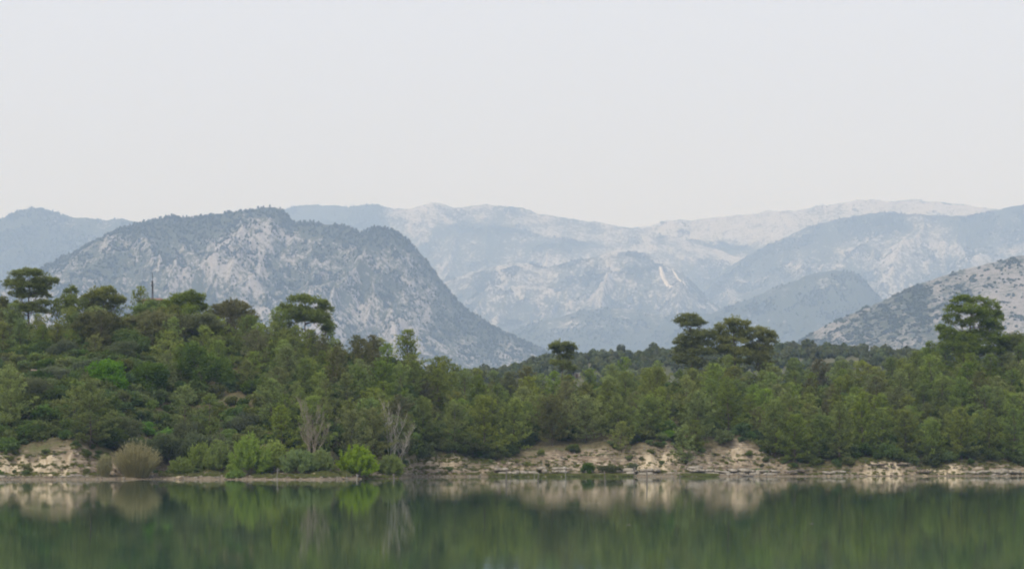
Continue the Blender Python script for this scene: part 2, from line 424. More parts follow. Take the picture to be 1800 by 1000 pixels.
MOUNT = {}
MS = 1.5
def mountain(name, prof, Yr, depth, mat, label, seed, nx=420, ny=150, amp=0.20, gf=1 / 260.0, skew=0.0, shape=1.12, rim=4.0, rocky=None, behind=0.35):
    Yr, depth, gf, rim = Yr * MS, depth * MS, gf / MS, rim * MS
    prof = np.array(prof, float)
    w_ = 0.25 * (prof[-1, 0] - prof[0, 0]) * 0.5
    prof = np.concatenate([[(prof[0, 0] - w_, 812)], prof, [(prof[-1, 0] + w_, 812)]])
    pxx = np.linspace(prof[0, 0], prof[-1, 0], nx)
    # monotone-ish smooth profile
    base = np.interp(pxx, prof[:, 0], prof[:, 1])
    base = np.convolve(np.pad(base, 1, mode='edge'), np.ones(3) / 3.0, mode='valid')
    base = base + (2.4 * fbm(pxx / 34.0, 0.0, seed + 70, 4) + 1.3 * fbm(pxx / 9.0, 0.0, seed + 75, 2)) * np.clip((720 - base) / 100, 0, 1)
    X = PX(pxx, Yr); Zr = PZ(base, Yr)
    v = np.concatenate([np.linspace(0, 1, ny), 1 + np.linspace(0.02, behind, 14)])
    Xg, Vg = np.meshgrid(X, v)
    Yg = Yr - depth * (1 - Vg)
    sh = skew * depth * (1 - Vg)
    Zi = np.interp(Xg + sh + 60 * MS * fbm(Xg / (500 * MS), Vg * 2, seed + 9, 2) * (1 - np.clip(Vg, 0, 1)), X, Zr)
    Zb = np.minimum(Zr.max() * 0.02, 12)
    F = np.where(Vg <= 1, np.clip(Vg, 0, 1) ** shape, 1 - (Vg - 1) * 1.1)
    env = np.clip(Vg, 0, 1) ** 0.5 * np.clip(1.0 - Vg, 0.0, 1) ** 0.75
    g = ridged(Xg * gf + 0.6 * fbm(Xg * gf * 0.5, Vg * 2, seed + 3, 2), Vg * depth * gf * 0.45, seed, 5) - 0.55
    Z = Zi * F + g * amp * Zi * env * 1.9
    small = fbm(Xg * gf * 7, Yg * gf * 7, seed + 5, 4)
    Z = Z + small * rim * (0.35 + 0.65 * np.clip(1 - Vg, 0, 1) ** 0.3)
    Z[0] = -1.5
    gu = ridged(Xg * gf * 2.2 + 0.8 * fbm(Xg * gf, Vg * 3, seed + 13, 2), Vg * depth * gf * 0.8, seed + 12, 4) - 0.52
    rk0 = 0.80 * (g - g.mean()) + 0.75 * (gu - gu.mean())
    rk = np.zeros_like(Xg) if rocky is None else rk0 + rocky((Xg / Yg) * K + 900, HOR - (Z - CAMZ) / Yg * K, Vg)
    o = link(name, np_mesh(name, np.stack([Xg, Yg, Z], -1).reshape(-1, 3), grid_faces(nx, len(v)), None, mat, True, None, {'rocky': rk}))
    tag(o, label, None, None, 'structure')
    MOUNT[name] = (Xg, Yg, Z, Vg, rk, seed, gf)
    return o

limestone, limestone2 = (0.44, 0.42, 0.40), (0.26, 0.245, 0.23)
scrub, scrub2 = (0.050, 0.060, 0.036), (0.095, 0.105, 0.060)
MM = {
    'near': mountain_mat('mountain_near', scrub, scrub2, limestone, limestone2, 1 / 7.0, 0.495, 0.57, 0.5),
    'right': mountain_mat('mountain_right', scrub, scrub2, (0.36, 0.335, 0.305), (0.20, 0.185, 0.165), 1 / 6.0, 0.45, 0.61, 0.8),
    'far': mountain_mat('mountain_far', (0.045, 0.056, 0.036), (0.085, 0.095, 0.058), (0.54, 0.51, 0.47), (0.25, 0.24, 0.225), 1 / 14.0, 0.505, 0.60, 0.5),
    'mid': mountain_mat('mountain_mid', (0.045, 0.058, 0.036), (0.085, 0.098, 0.058), (0.50, 0.47, 0.43), (0.30, 0.28, 0.25), 1 / 22.0, 0.515, 0.63, 0.6),
}
def blob(px, py, cx, cy, rx, ry):
    return np.exp(-(((px - cx) / rx) ** 2 + ((py - cy) / ry) ** 2))

mountain('far_range_mountain', [(330, 560), (400, 440), (460, 385), (500, 368), (530, 361), (580, 361), (610, 364), (655, 358), (690, 366), (720, 368), (760, 357), (800, 366), (850, 360), (880, 363), (920, 367), (960, 376),
          (1000, 383), (1040, 390), (1080, 396), (1105, 401), (1130, 402), (1180, 415), (1260, 440), (1400, 480), (1500, 560)], 12000, 3000, MM['far'],
         'long hazy limestone range behind the valley, dark woods along its crest', 101, 440, 140, 0.30, 1 / 480.0, 0.05, 0.95, 14,
         lambda x, y, v: 0.55 * sstep((x - 690) / 60) * sstep((v - 0.80) / 0.15) - 0.8 * sstep((690 - x) / 40) * sstep((v - 0.8) / 0.1) - 1.1 * blob(x, y, 850, 405, 70, 14) - 1.0 * blob(x, y, 1000, 432, 110, 10) - 0.5 * sstep((0.45 - v) / 0.2)
         + 0.7 * blob(x, y, 1080, 440, 60, 20) + 0.4 * blob(x, y, 1010, 470, 60, 15))
mountain('bare_crest_mountain', [(900, 600), (980, 520), (1060, 430), (1100, 403), (1150, 393), (1180, 386), (1220, 387), (1260, 381), (1310, 375), (1350, 372), (1400, 370), (1440, 363), (1480, 357), (1510, 352), (1560, 353),
          (1605, 350), (1650, 355), (1700, 360), (1740, 366), (1800, 372), (1900, 380), (2050, 420), (2200, 520)], 12600, 3000, MM['far'],
         'highest pale range with a bare whitish crest against the sky', 131, 440, 140, 0.28, 1 / 430.0, -0.08, 0.95, 14,
         lambda x, y, v: -0.15 + 0.95 * sstep((v - 0.76) / 0.2) - 1.1 * blob(x, y, 1200, 438, 120, 9) - 0.4 * sstep((0.5 - v) / 0.2))
mountain('grey_ridge_mountain', [(1150, 600), (1220, 530), (1290, 462), (1350, 430), (1410, 403), (1470, 386), (1550, 373), (1620, 378), (1700, 378), (1745, 370), (1800, 360), (1880, 350), (2000, 390), (2150, 520)], 10600, 2300, MM['far'],
         'grey wooded ridge in front of the bare crest', 151, 400, 125, 0.32, 1 / 330.0, 0.1, 1.0, 12,
         lambda x, y, v: 0.05 - 0.35 * sstep((v - 0.86) / 0.1) + 0.3 * blob(x, y, 1620, 440, 180, 40) + 0.25 * blob(x, y, 1450, 440, 60, 25))
mountain('middle_fold_mountain', [(640, 640), (720, 540), (780, 495), (850, 470), (900, 462), (960, 468), (1030, 455), (1090, 440), (1140, 448), (1200, 480), (1240, 520), (1300, 600)], 9800, 1900, MM['far'],
         'low rocky fold in front of the far range, pale scars on its flank', 171, 340, 120, 0.34, 1 / 280.0, -0.15, 1.0, 10,
         lambda x, y, v: 0.02 + 0.15 * sstep((v - 0.5) / 0.3) - 0.4 * sstep((0.35 - v) / 0.3))
mountain('blue_left_mountain', [(-420, 560), (-240, 470), (-100, 430), (-40, 405), (0, 388), (25, 374), (45, 367), (70, 365), (95, 373), (130, 382), (160, 384), (185, 388), (215, 383), (240, 389), (300, 400), (420, 460), (520, 580)], 9300, 1900, MM['mid'],
         'hazy blue wooded mountain behind the rocky one, at the photo edge', 191, 360, 100, 0.17, 1 / 330.0, 0.0, 1.0, 6, lambda x, y, v: -0.35 + 0 * v)
mountain('dark_spur_hill', [(1120, 640), (1200, 572), (1260, 548), (1310, 528), (1360, 506), (1420, 484), (1470, 475), (1500, 480), (1522, 492), (1545, 522), (1580, 545), (1640, 575), (1720, 640)], 7600, 1200, MM['mid'],
         'rounded blue-green spur between the grey ridge and the stony hill', 211, 300, 100, 0.16, 1 / 260.0, 0.1, 1.0, 5,
         lambda x, y, v: -0.5 + 0.9 * blob(x, y, 1440, 500, 50, 12))
mountain('low_wooded_fold', [(760, 660), (860, 600), (940, 568), (1000, 552), (1060, 540), (1110, 545), (1160, 552), (1220, 548), (1290, 560), (1400, 600), (1500, 650)], 8200, 1100, MM['mid'],
         'low blue wooded fold at the foot of the range', 231, 280, 90, 0.16, 1 / 240.0, 0.0, 1.0, 5, lambda x, y, v: -0.45 + 0.5 * blob(x, y, 1000, 570, 60, 10))
mountain('rocky_mountain', [(-330, 640), (-200, 590), (-100, 540), (0, 502), (70, 470), (140, 440), (200, 406), (260, 386), (300, 380), (345, 382), (372, 378), (400, 374), (440, 368), (465, 364), (485, 365), (500, 372), (512, 386), (522, 391), (535, 390),
          (570, 393), (600, 395), (620, 403), (632, 407), (648, 402), (670, 399), (690, 404), (710, 416), (730, 436), (755, 466), (775, 492), (800, 525), (830, 550), (870, 575), (905, 590), (940, 606), (970, 622), (1040, 660)], 5200, 1050, MM['near'],
         'steep limestone mountain speckled with dark scrub rising behind the wood', 251, 760, 190, 0.34, 1 / 130.0, 0.12, 1.0, 5.5,
         lambda x, y, v: 0.35 * blob(x, y, 420, 440, 130, 60) + 0.4 * blob(x, y, 600, 560, 130, 50) + 0.25 * blob(x, y, 730, 520, 30, 60) - 1.6 * blob(x, y, 660, 410, 60, 20) - 1.3 * blob(x, y, 275, 396, 100, 22) - 0.8 * sstep((v - 0.93) / 0.05) - 0.35 * blob(x, y, 220, 460, 80, 40) - 0.55 * blob(x, y, 850, 575, 60, 25))
mountain('stony_right_hill', [(1330, 660), (1400, 602), (1425, 588), (1445, 574), (1500, 551), (1560, 526), (1610, 501), (1660, 483), (1710, 470), (1760, 458), (1800, 449), (1880, 432), (2000, 420), (2150, 470), (2300, 600)], 3700, 700, MM['right'],
         'stony brown-grey hill dotted with bushes rising beyond the wood', 271, 400, 130, 0.14, 1 / 120.0, -0.1, 1.0, 2.2,
         lambda x, y, v: 0.35 * sstep((x - 1600) / 80) - 0.5 * blob(x, y, 1560, 540, 60, 25) - 0.4 * blob(x, y, 1650, 560, 60, 30))

def on_mountain(name, px, py):
    """the point of the mountain that is seen at a pixel: columns of the sheet searched for that row"""
    Xg, Yg, Z, Vg, rk, seed, gf = MOUNT[name]
    PXg = Xg / Yg * K + 900; PYg = HOR - (Z - CAMZ) / Yg * K
    w = (PXg - px) ** 2 + (PYg - py) ** 2 + 1e9 * (Vg > 1)
    i = np.unravel_index(np.argmin(w), w.shape)
    return np.array([Xg[i], Yg[i], Z[i]])
def streak(name, mname, pts, width, mat, label):
    width *= MS
    P = np.array([on_mountain(mname, *p) for p in pts])
    Xg, Yg, Z = MOUNT[mname][:3]
    n = 26
    t = np.linspace(0, 1, n)
    ti = np.linspace(0, 1, len(P))
    C = np.stack([np.interp(t, ti, P[:, i]) for i in range(3)], 1)
    w = width * (0.55 + 0.45 * np.sin(np.pi * t)) * (0.8 + 0.4 * vnoise(t * 9, 0, 3))
    V = []
    for kx in (-1, -0.5, 0, 0.5, 1):
        Q = C.copy(); Q[:, 0] += kx * w + width * 0.4 * fbm(t * 5, 7.0, 8, 3)
        for r in range(n):
            j = np.argmin((Xg - Q[r, 0]) ** 2 + (Yg - Q[r, 1]) ** 2 + 1e9 * (MOUNT[mname][3] > 1))
            Q[r, 2] = Z.flat[j] + 9 * (1 - 0.6 * abs(kx))
            Q[r, 1] -= 8
        V.append(Q)
    V = np.stack(V, 1).reshape(-1, 3)
    tag(link(name, np_mesh(name, V, grid_faces(5, n), None, mat, True)), label, None, None, 'structure')
k = NT('pale_scree'); n1 = k.noise(k.coords(), 0.06, 4)
M['scree'] = k.finish(k.ramp(n1, [(0.3, (0.55, 0.47, 0.38)), (0.6, (0.74, 0.68, 0.60))]), 0.97)
streak('scree_scar', 'middle_fold_mountain', [(1161, 470), (1163, 485), (1172, 498), (1180, 507)], 11, M['scree'], 'wider of two pale scree scars on the far flank')
streak('scree_scar', 'middle_fold_mountain', [(1181, 476), (1190, 490), (1202, 500), (1210, 510)], 6, M['scree'], 'thinner of two pale scree scars on the far flank')

# ------------------------------------------------------------------ haze
hz = MB(); hz.box((0, 13700, 1270), (11500, 14300, 1290))
k = NT('haze_air')
pv = k.n('ShaderNodeVolumePrincipled')
pv.inputs['Color'].default_value = (0.50, 0.68, 1.0, 1)
pv.inputs['Absorption Color'].default_value = (1, 1, 1, 1)
pv.inputs['Density'].default_value = 0.000096
pv.inputs['Anisotropy'].default_value = 0.0
k.L(pv.outputs[0], k.out.inputs['Volume'])
tag(hz.build('haze', k.m), 'pale haze filling the air over lake and valley', None, None, 'stuff')

# ------------------------------------------------------------------ plants: one mesh per variant, shared by the copies
def unit(a):
    return a / (np.linalg.norm(a, axis=-1, keepdims=True) + 1e-9)
def tufts(mb, C, D, n, ln, wd, spread, r, tint):
    """n needle or leaf blades fanned round each direction D at each centre C"""
    m = len(C)
    d = unit(np.repeat(D, n, 0) + r.normal(0, spread, (m * n, 3)))
    c = np.repeat(C, n, 0)
    L = ln * r.uniform(0.7, 1.25, (m * n, 1))
    s = unit(np.cross(d, r.normal(0, 1, (m * n, 3)))) * wd * r.uniform(0.7, 1.3, (m * n, 1))
    mb.quads(c + d * L * 0.5, d * L * 0.5, s, np.clip(np.repeat(np.broadcast_to(tint, (m,)), n) + r.normal(0, 0.12, m * n), 0, 1))

def puffs(mb, C, r, rad, n, tint, D):
    m = len(C)
    d = unit(r.normal(0, 1, (m * n, 3)))
    P = np.repeat(C, n, 0) + d * rad * r.uniform(0.25, 1.0, (m * n, 1)) * np.array([1.15, 1.15, 0.8])
    tufts(mb, P, unit(d * 0.7 + D), 3, 0.29, 0.044, 0.45, r, np.clip(np.repeat(np.broadcast_to(tint, (m,)), n) + 0.20 * d[:, 2], 0, 1))  # upward side of each puff painted lighter, as if lit from above
def young_pine(seed, H=8.0, R=2.3, mat='needle', gap=0.40, power=0.8, lean=0.0, dens=1.0):
    r = np.random.default_rng(seed)
    tr, cr = MB(), MB()
    z = np.linspace(0, H, 9)
    bx = lean * (z / H) ** 2 + 0.10 * np.sin(z * 0.8 + r.uniform(0, 6)); by = 0.10 * np.sin(z * 0.7 + r.uniform(0, 6))
    P = np.stack([bx - bx[0], by - by[0], z], 1)
    tr.tube(P, np.linspace(0.028 * H * 0.5, 0.012, 9), 6)
    zc = 0.10 * H
    while zc < H * 0.985:
        t = zc / H
        rad = R * ((1 - t ** (0.9 + 1.6 * (1 - power))) ** 0.85) * min(1.0, 0.60 + t * 2.2) * r.uniform(0.70, 1.2)
        base = np.array([np.interp(zc, z, P[:, 0]), np.interp(zc, z, P[:, 1]), zc])
        a0 = r.uniform(0, 6.28)
        nb = r.integers(4, 7)
        for b in range(nb):
            if r.random() < 0.10: continue
            az = a0 + 6.283 * b / nb + r.normal(0, 0.3)
            ln = max(0.30, rad * r.uniform(0.5, 1.2))
            up = 0.12 + 0.75 * t + r.normal(0, 0.12)
            q = np.linspace(0, 1, 4)
            pts = base + np.stack([np.cos(az) * ln * q, np.sin(az) * ln * q, ln * (up * q + 0.18 * q ** 2 - 0.14 * q * (1 - t))], 1)
            tr.tube(pts, np.linspace(0.035 * (1 - t) + 0.010, 0.007, 4), 3, cap=False)
            m = max(1, int(round(dens * ln / 0.50)))
            f = np.clip(1.0 - np.arange(m) * 0.46 / ln + r.normal(0, 0.04, m), 0.25, 1.0)
            C = np.stack([np.interp(f, q, pts[:, i]) for i in range(3)], 1)
            side = np.array([-np.sin(az), np.cos(az), 0.0])
            C += side * (np.sign(r.normal(0, 1, (m, 1))) * r.uniform(0.05, 0.30, (m, 1)) * ln * (1.12 - f[:, None]))
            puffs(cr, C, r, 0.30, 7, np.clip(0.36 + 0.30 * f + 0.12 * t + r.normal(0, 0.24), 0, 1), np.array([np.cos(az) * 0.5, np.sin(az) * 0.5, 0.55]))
        zc += gap * r.uniform(0.7, 1.25) * (1.0 - 0.35 * t)
    n = 10
    tufts(cr, np.tile(P[-1], (n, 1)) - np.array([0, 0, 1.0]) * r.uniform(0, 0.5, (n, 1)), np.tile([0, 0, 1.0], (n, 1)), 6, 0.32, 0.04, 0.5, r, 0.8)
    return [('trunk', tr.mesh('trunk', M['bark'], True)), ('crown', cr.mesh('crown', M[mat]))]

def pad(cr, r, c, rx, ry, rz, mat_tint=0.55, dens=1.0, blade=0.30, wide=0.045):
    """a cushion of needle tufts: thick on top, thin below"""
    n = int(dens * 9.5 * (rx * ry + 0.5 * (rx + ry) * rz)) + 4
    d = unit(r.normal(0, 1, (n, 3))); d[:, 2] = np.where(d[:, 2] < -0.15, -d[:, 2] * 0.7, d[:, 2])
    k = r.uniform(0.45, 1.0, (n, 1)) ** 0.5
    C = np.array(c) + d * k * r.uniform(0.80, 1.32, (n, 1)) * np.array([rx, ry, rz])
    tint = np.clip(mat_tint - 0.25 + 0.45 * (d[:, 2] * 0.5 + 0.5) * k[:, 0] + r.normal(0, 0.13, n), 0, 1)  # lit top and shaded underside of the pad painted into the tint
    puffs(cr, C, r, 0.33, 8, tint, np.array([0, 0, 0.6]))

def pad_pine(seed, pads, H0, trunk_r=0.2, mat='needle_old', dens=1.0, lean=(0, 0), fork=None):
    """pads: (x, z, rx, rz[, y, ry]) in metres from the foot of the trunk"""
    r = np.random.default_rng(seed)
    tr, cr = MB(), MB()
    top = H0
    z = np.linspace(0, top, 8)
    P = np.stack([lean[0] * (z / top) + 0.12 * np.sin(z * 0.6 + seed), lean[1] * (z / top) + 0.1 * np.sin(z * 0.5 + seed * 2), z], 1)
    P[:, 0] -= P[0, 0]; P[:, 1] -= P[0, 1]
    tr.tube(P, np.linspace(trunk_r, trunk_r * 0.3, 8), 8)
    for p in pads:
        x, zz, rx, rz = p[0], p[1], p[2] * 1.12, p[3] * 1.4
        y = p[4] if len(p) > 4 else r.normal(0, rx * 0.35)
        ry = p[5] if len(p) > 5 else rx * r.uniform(0.75, 1.05)
        zb = min(top * 0.97, max(0.25 * top, zz - 0.8 - 0.45 * abs(x)))
        b = np.array([np.interp(zb, z, P[:, i]) for i in range(3)])
        e = np.array([x, y, zz - rz * 0.35])
        mid = 0.5 * (b + e) + np.array([0.12 * x, 0.1 * y, -0.12 * np.linalg.norm(e - b)])
        tr.tube(np.array([b, mid, e]), [trunk_r * 0.42, trunk_r * 0.28, trunk_r * 0.12], 5, cap=False)
        for kx in range(5):
            a = r.uniform(0, 6.28); e2 = e + np.array([np.cos(a) * rx * 0.7, np.sin(a) * ry * 0.7, rz * r.uniform(-0.1, 0.5)])
            tr.tube(np.array([mid * 0.4 + e * 0.6, e2]), [trunk_r * 0.14, 0.015], 3, cap=False)
        pad(cr, r, (x, y, zz), rx, ry, rz, r.uniform(0.45, 0.65), dens)
        for kx in range(3):       # the outline of a pad is a few smaller cushions
            a = r.uniform(0, 6.28)
            pad(cr, r, (x + np.cos(a) * rx * 0.75, y + np.sin(a) * ry * 0.75, zz + r.uniform(-0.4, 0.45) * rz), rx * 0.45, ry * 0.45, rz * 0.6, r.uniform(0.4, 0.7), dens)
    return [('trunk', tr.mesh('trunk', M['bark'], True)), ('crown', cr.mesh('crown', M[mat]))]

def random_pads(seed, H, R, flat=0.45, lo=0.35, n=12):
    r = np.random.default_rng(seed)
    out = [(0, H - 0.5, R * 0.5, R * 0.3, 0, R * 0.45)]
    for i in range(n):
        t = lo + (0.95 - lo) * (i + r.uniform(0, 1)) / n
        w = R * math.sqrt(max(0.05, 1 - ((t - 0.62) / 0.45) ** 2)) * 0.75
        a = i * 2.4 + r.uniform(-0.4, 0.4)
        s = R * r.uniform(0.30, 0.48)
        out.append((math.cos(a) * w, t * H, s, s * flat, math.sin(a) * w, s))
    return out

def leafy(seed, lobes, mat, leaf=0.17, dens=1.0, bark='bark', stems=5, up=0.2, wide=0.6, stem_r=0.10, depth=0.55):
    """lobes: (x, y, z, rx, ry, rz)"""
    r = np.random.default_rng(seed)
    tr, cr = MB(), MB()
    for (x, y, z, rx, ry, rz) in lobes:
        e = np.array([x, y, z])
        for s in range(max(1, stems // len(lobes) + 1)):
            e2 = e + r.normal(0, 0.35, 3) * np.array([rx, ry, rz])
            b = np.array([r.normal(0, 0.12), r.normal(0, 0.12), -0.1])
            m = b * 0.55 + e2 * 0.45 + np.array([0, 0, 0.12 * e2[2]])
            tr.tube(np.array([b, m, e2]), [stem_r, stem_r * 0.6, 0.015], 5, cap=False)
        n = int(dens * 190 * (rx * ry + rx * rz + ry * rz) / 3 * (0.17 / leaf) ** 1.6) + 30
        d = unit(r.normal(0, 1, (n, 3)))
        k = (depth + (1 - depth) * r.random((n, 1)) ** 0.6)
        ph = r.uniform(0, 6, 3)
        lump = 1 + 0.16 * np.sin(d[:, :1] * 5 + ph[0]) * np.sin(d[:, 2:] * 5 + ph[1]) + 0.12 * np.sin(d[:, 1:2] * 9 + ph[2])
        C = e + d * k * lump * np.array([rx, ry, rz])
        keep = C[:, 2] > 0.02
        C, dd, kk = C[keep], d[keep], k[keep]
        tufts(cr, C, unit(dd + np.array([0, 0, up])), 3, leaf * 1.35, leaf * 0.6 * wide, 0.8, r, np.clip(0.15 + 0.65 * kk[:, 0] * (0.55 + 0.45 * dd[:, 2]) + r.normal(0, 0.08, len(C)), 0, 1))  # light painted in: upper and outer leaves paler, lower and inner ones darker
    return [('trunk', tr.mesh('trunk', M[bark], True)), ('crown', cr.mesh('crown', M[mat]))]
def lobes_round(seed, W, D, H, n=7, low=0.25):
    r = np.random.default_rng(seed)
    out = [(0, 0, H * 0.55, W * 0.36, D * 0.36, H * 0.40)]
    for i in range(n):
        a = 6.283 * i / n + r.uniform(-0.4, 0.4)
        z = H * r.uniform(low, 0.80)
        w = math.sqrt(max(0.1, 1 - ((z / H - 0.42) / 0.62) ** 2))
        s = r.uniform(0.20, 0.30)
        out.append((math.cos(a) * W * 0.5 * w * 0.68, math.sin(a) * D * 0.5 * w * 0.68, z, W * s, D * s, H * s * 0.85))
    return out

def willow_bush(seed, W, D, H, mat, n=2600, low=0.0):
    """many whippy upright shoots from one stool, each with narrow leaves"""
    r = np.random.default_rng(seed)
    tr, cr = MB(), MB()
    ns = 110
    for i in range(ns):
        a = r.uniform(0, 6.283); q = math.sqrt(r.uniform(0.0, 1.0))
        ex, ey = math.cos(a) * q * W * 0.5, math.sin(a) * q * D * 0.5
        h = H * (math.sqrt(max(0.06, 1 - (q * 0.97) ** 2.2))) * r.uniform(0.78, 1.03)
        if r.random() < 0.35: h *= r.uniform(0.45, 0.9)
        bx, by = ex * 0.15, ey * 0.15
        t = np.linspace(0, 1, 6)
        pts = np.stack([bx + (ex - bx) * t ** 0.8, by + (ey - by) * t ** 0.8, h * t ** 1.1], 1)
        if i % 3 == 0: tr.tube(pts, np.linspace(0.035, 0.008, 6), 3, cap=False)
        m = max(6, int(n / ns))
        f = r.uniform(0.25 + low, 1.0, m) ** 0.7
        C = np.stack([np.interp(f, t, pts[:, j]) for j in range(3)], 1) + r.normal(0, 0.16, (m, 3))
        C[:, 2] = np.maximum(C[:, 2], 0.05)
        D_ = unit(np.stack([np.full(m, ex * 0.25 / W), np.full(m, ey * 0.25 / D), np.full(m, 0.6)], 1))
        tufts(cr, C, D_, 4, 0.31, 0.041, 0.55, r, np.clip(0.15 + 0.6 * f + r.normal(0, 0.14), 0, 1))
    return [('stems', tr.mesh('stems', M['bark_twig'], True)), ('crown', cr.mesh('crown', M[mat]))]

def reed_bush(seed, W, D, H, n=1300, mat='reed'):
    r = np.random.default_rng(seed)
    tr, cr = MB(), MB()
    for i in range(n):
        a = r.uniform(0, 6.283); q = math.sqrt(r.uniform(0, 1)) ** 1.05
        h = H * r.uniform(0.55, 1.0) * (1 - 0.42 * q ** 2.2)
        b = np.array([math.cos(a) * q * W * 0.22, math.sin(a) * q * D * 0.22, 0])
        e = np.array([math.cos(a) * q * W * 0.5, math.sin(a) * q * D * 0.5, h]) + r.normal(0, 0.10, 3)
        m = 0.5 * (b + e) + np.array([0, 0, 0.12 * h])
        pts = np.array([b, m, e]); s = unit(np.cross(e - b, r.normal(0, 1, 3))) * 0.022
        V = np.concatenate([pts - s, pts + s * [1]]); V[2] = pts[2]; V[5] = pts[2] + s * 0.3
        tint = float(np.clip(r.normal(0.45, 0.2), 0, 1))
        (tr if i % 4 == 0 else cr).raw(V, [[0, 3, 4, 1], [1, 4, 5, 2]], tint)
        if i % 2 == 0:
            f = r.uniform(0.3, 1, 3)[:, None]
            C = b * (1 - f) + e * f + np.array([0, 0, 0.12 * h]) * (4 * f * (1 - f))
            tufts(cr, C, np.tile(unit(e - b) + [0, 0, 0.2], (3, 1)), 3, 0.34, 0.022, 0.4, r, tint + 0.1)
    return [('stems', tr.mesh('stems', M['reed'])), ('blades', cr.mesh('blades', M[mat]))]

def bare_tree(seed, stems, bark='bark_pale', buds=0.5):
    """stems: (foot x, top x, top z, radius)"""
    r = np.random.default_rng(seed)
    tr, tw, bd = MB(), MB(), MB()
    tips = []
    for (fx, tx, tz, rad) in stems:
        ty = r.normal(0, 0.5)
        t = np.linspace(0, 1, 10)
        P = np.stack([fx + (tx - fx) * t ** 1.25 + 0.16 * np.sin(t * 6 + fx * 3 + tx) + 0.08 * np.sin(t * 15 + tx * 2), ty * t + 0.1 * np.sin(t * 6), tz * t], 1)
        rad = rad * 0.48; tz = tz * 1.36; tx = tx * 1.3
        tr.tube(P, rad * (1 - 0.78 * t), 6, cap=False)
        for b in range(22):
            f = r.uniform(0.22, 0.97); p = np.array([np.interp(f, t, P[:, i]) for i in range(3)])
            ln = (0.5 + 2.0 * (1 - f)) * r.uniform(0.6, 1.1); a = r.uniform(0, 6.283)
            e = p + np.array([math.cos(a) * ln * 0.62, math.sin(a) * ln * 0.62, ln * r.uniform(0.6, 1.0)])
            m = 0.5 * (p + e) + np.array([math.cos(a), math.sin(a), -0.4]) * 0.10 * ln
            tr.tube(np.array([p, m, e]), [rad * 0.30 * (1.1 - f) + 0.016, 0.017, 0.010], 4, cap=False)
            for k2 in range(5):
                g = r.uniform(0.3, 1.0); q = p + (e - p) * g
                l2 = r.uniform(0.25, 0.7); a2 = r.uniform(0, 6.283)
                e2 = q + np.array([math.cos(a2) * l2 * 0.4, math.sin(a2) * l2 * 0.4, l2])
                tw.tube(np.array([q, e2]), [0.009, 0.005], 3, cap=False); tips.append(e2); tips.append(0.5 * (q + e2))
    T = np.array(tips); T = T[r.random(len(T)) < buds]
    tufts(bd, T, np.tile([0, 0, 1.0], (len(T), 1)), 2, 0.11, 0.022, 0.6, r, 0.5)
    return [('trunk', tr.mesh('trunk', M[bark], True)), ('twigs', tw.mesh('twigs', M['bark_twig'])), ('buds', bd.mesh('buds', M['bud']))]

def on_shore(px, d):
    """ground point that lies d metres behind the waterline in the direction of a column of the photograph"""
    X = PX(px, 400.0)
    for _ in range(12):
        Y = float(shore(X)) + d; X = PX(px, Y)
    return np.array([X, Y, float(ground_z(X, Y))])

# ------------------------------------------------------------------ scatter of uncountable growth (instances on the points of one object)
SRC = {}
def source(key, variants):
    c = bpy.data.collections.new(key)
    for i, parts in enumerate(variants):
        mb_v = []; 
        ms = [m for _, m in parts]
        # one joined mesh per variant
        o = bpy.data.objects.new('%s_%d' % (key, i), join_meshes(key, ms)); c.objects.link(o)
    SRC[key] = (c, len(variants))
def join_meshes(name, ms):
    V = []; Q = []; T = []; tq = []; tt = []; mq = []; mt = []; n = 0
    for mi, m in enumerate(ms):
        nv = len(m.vertices); co = np.empty(nv * 3, np.float32); m.vertices.foreach_get('co', co); V.append(co.reshape(-1, 3))
        nf = len(m.polygons); lt = np.empty(nf, np.int32); m.polygons.foreach_get('loop_total', lt)
        li = np.empty(len(m.loops), np.int32); m.loops.foreach_get('vertex_index', li)
        ti = np.empty(nf, np.float32); m.attributes['tint'].data.foreach_get('value', ti)
        nq = int((lt == 4).sum())
        Q.append(li[:nq * 4].reshape(-1, 4) + n); T.append(li[nq * 4:].reshape(-1, 3) + n); tq.append(ti[:nq]); tt.append(ti[nq:])
        mq.append(np.full(nq, mi)); mt.append(np.full(nf - nq, mi)); n += nv
    me = np_mesh(name, np.concatenate(V), np.concatenate(Q), np.concatenate(T), None, False, {'tint': np.concatenate(tq + tt)})
    for m in ms: me.materials.append(m.materials[0])
    me.polygons.foreach_set('material_index', np.concatenate(mq + mt).astype(np.int32))
    return me
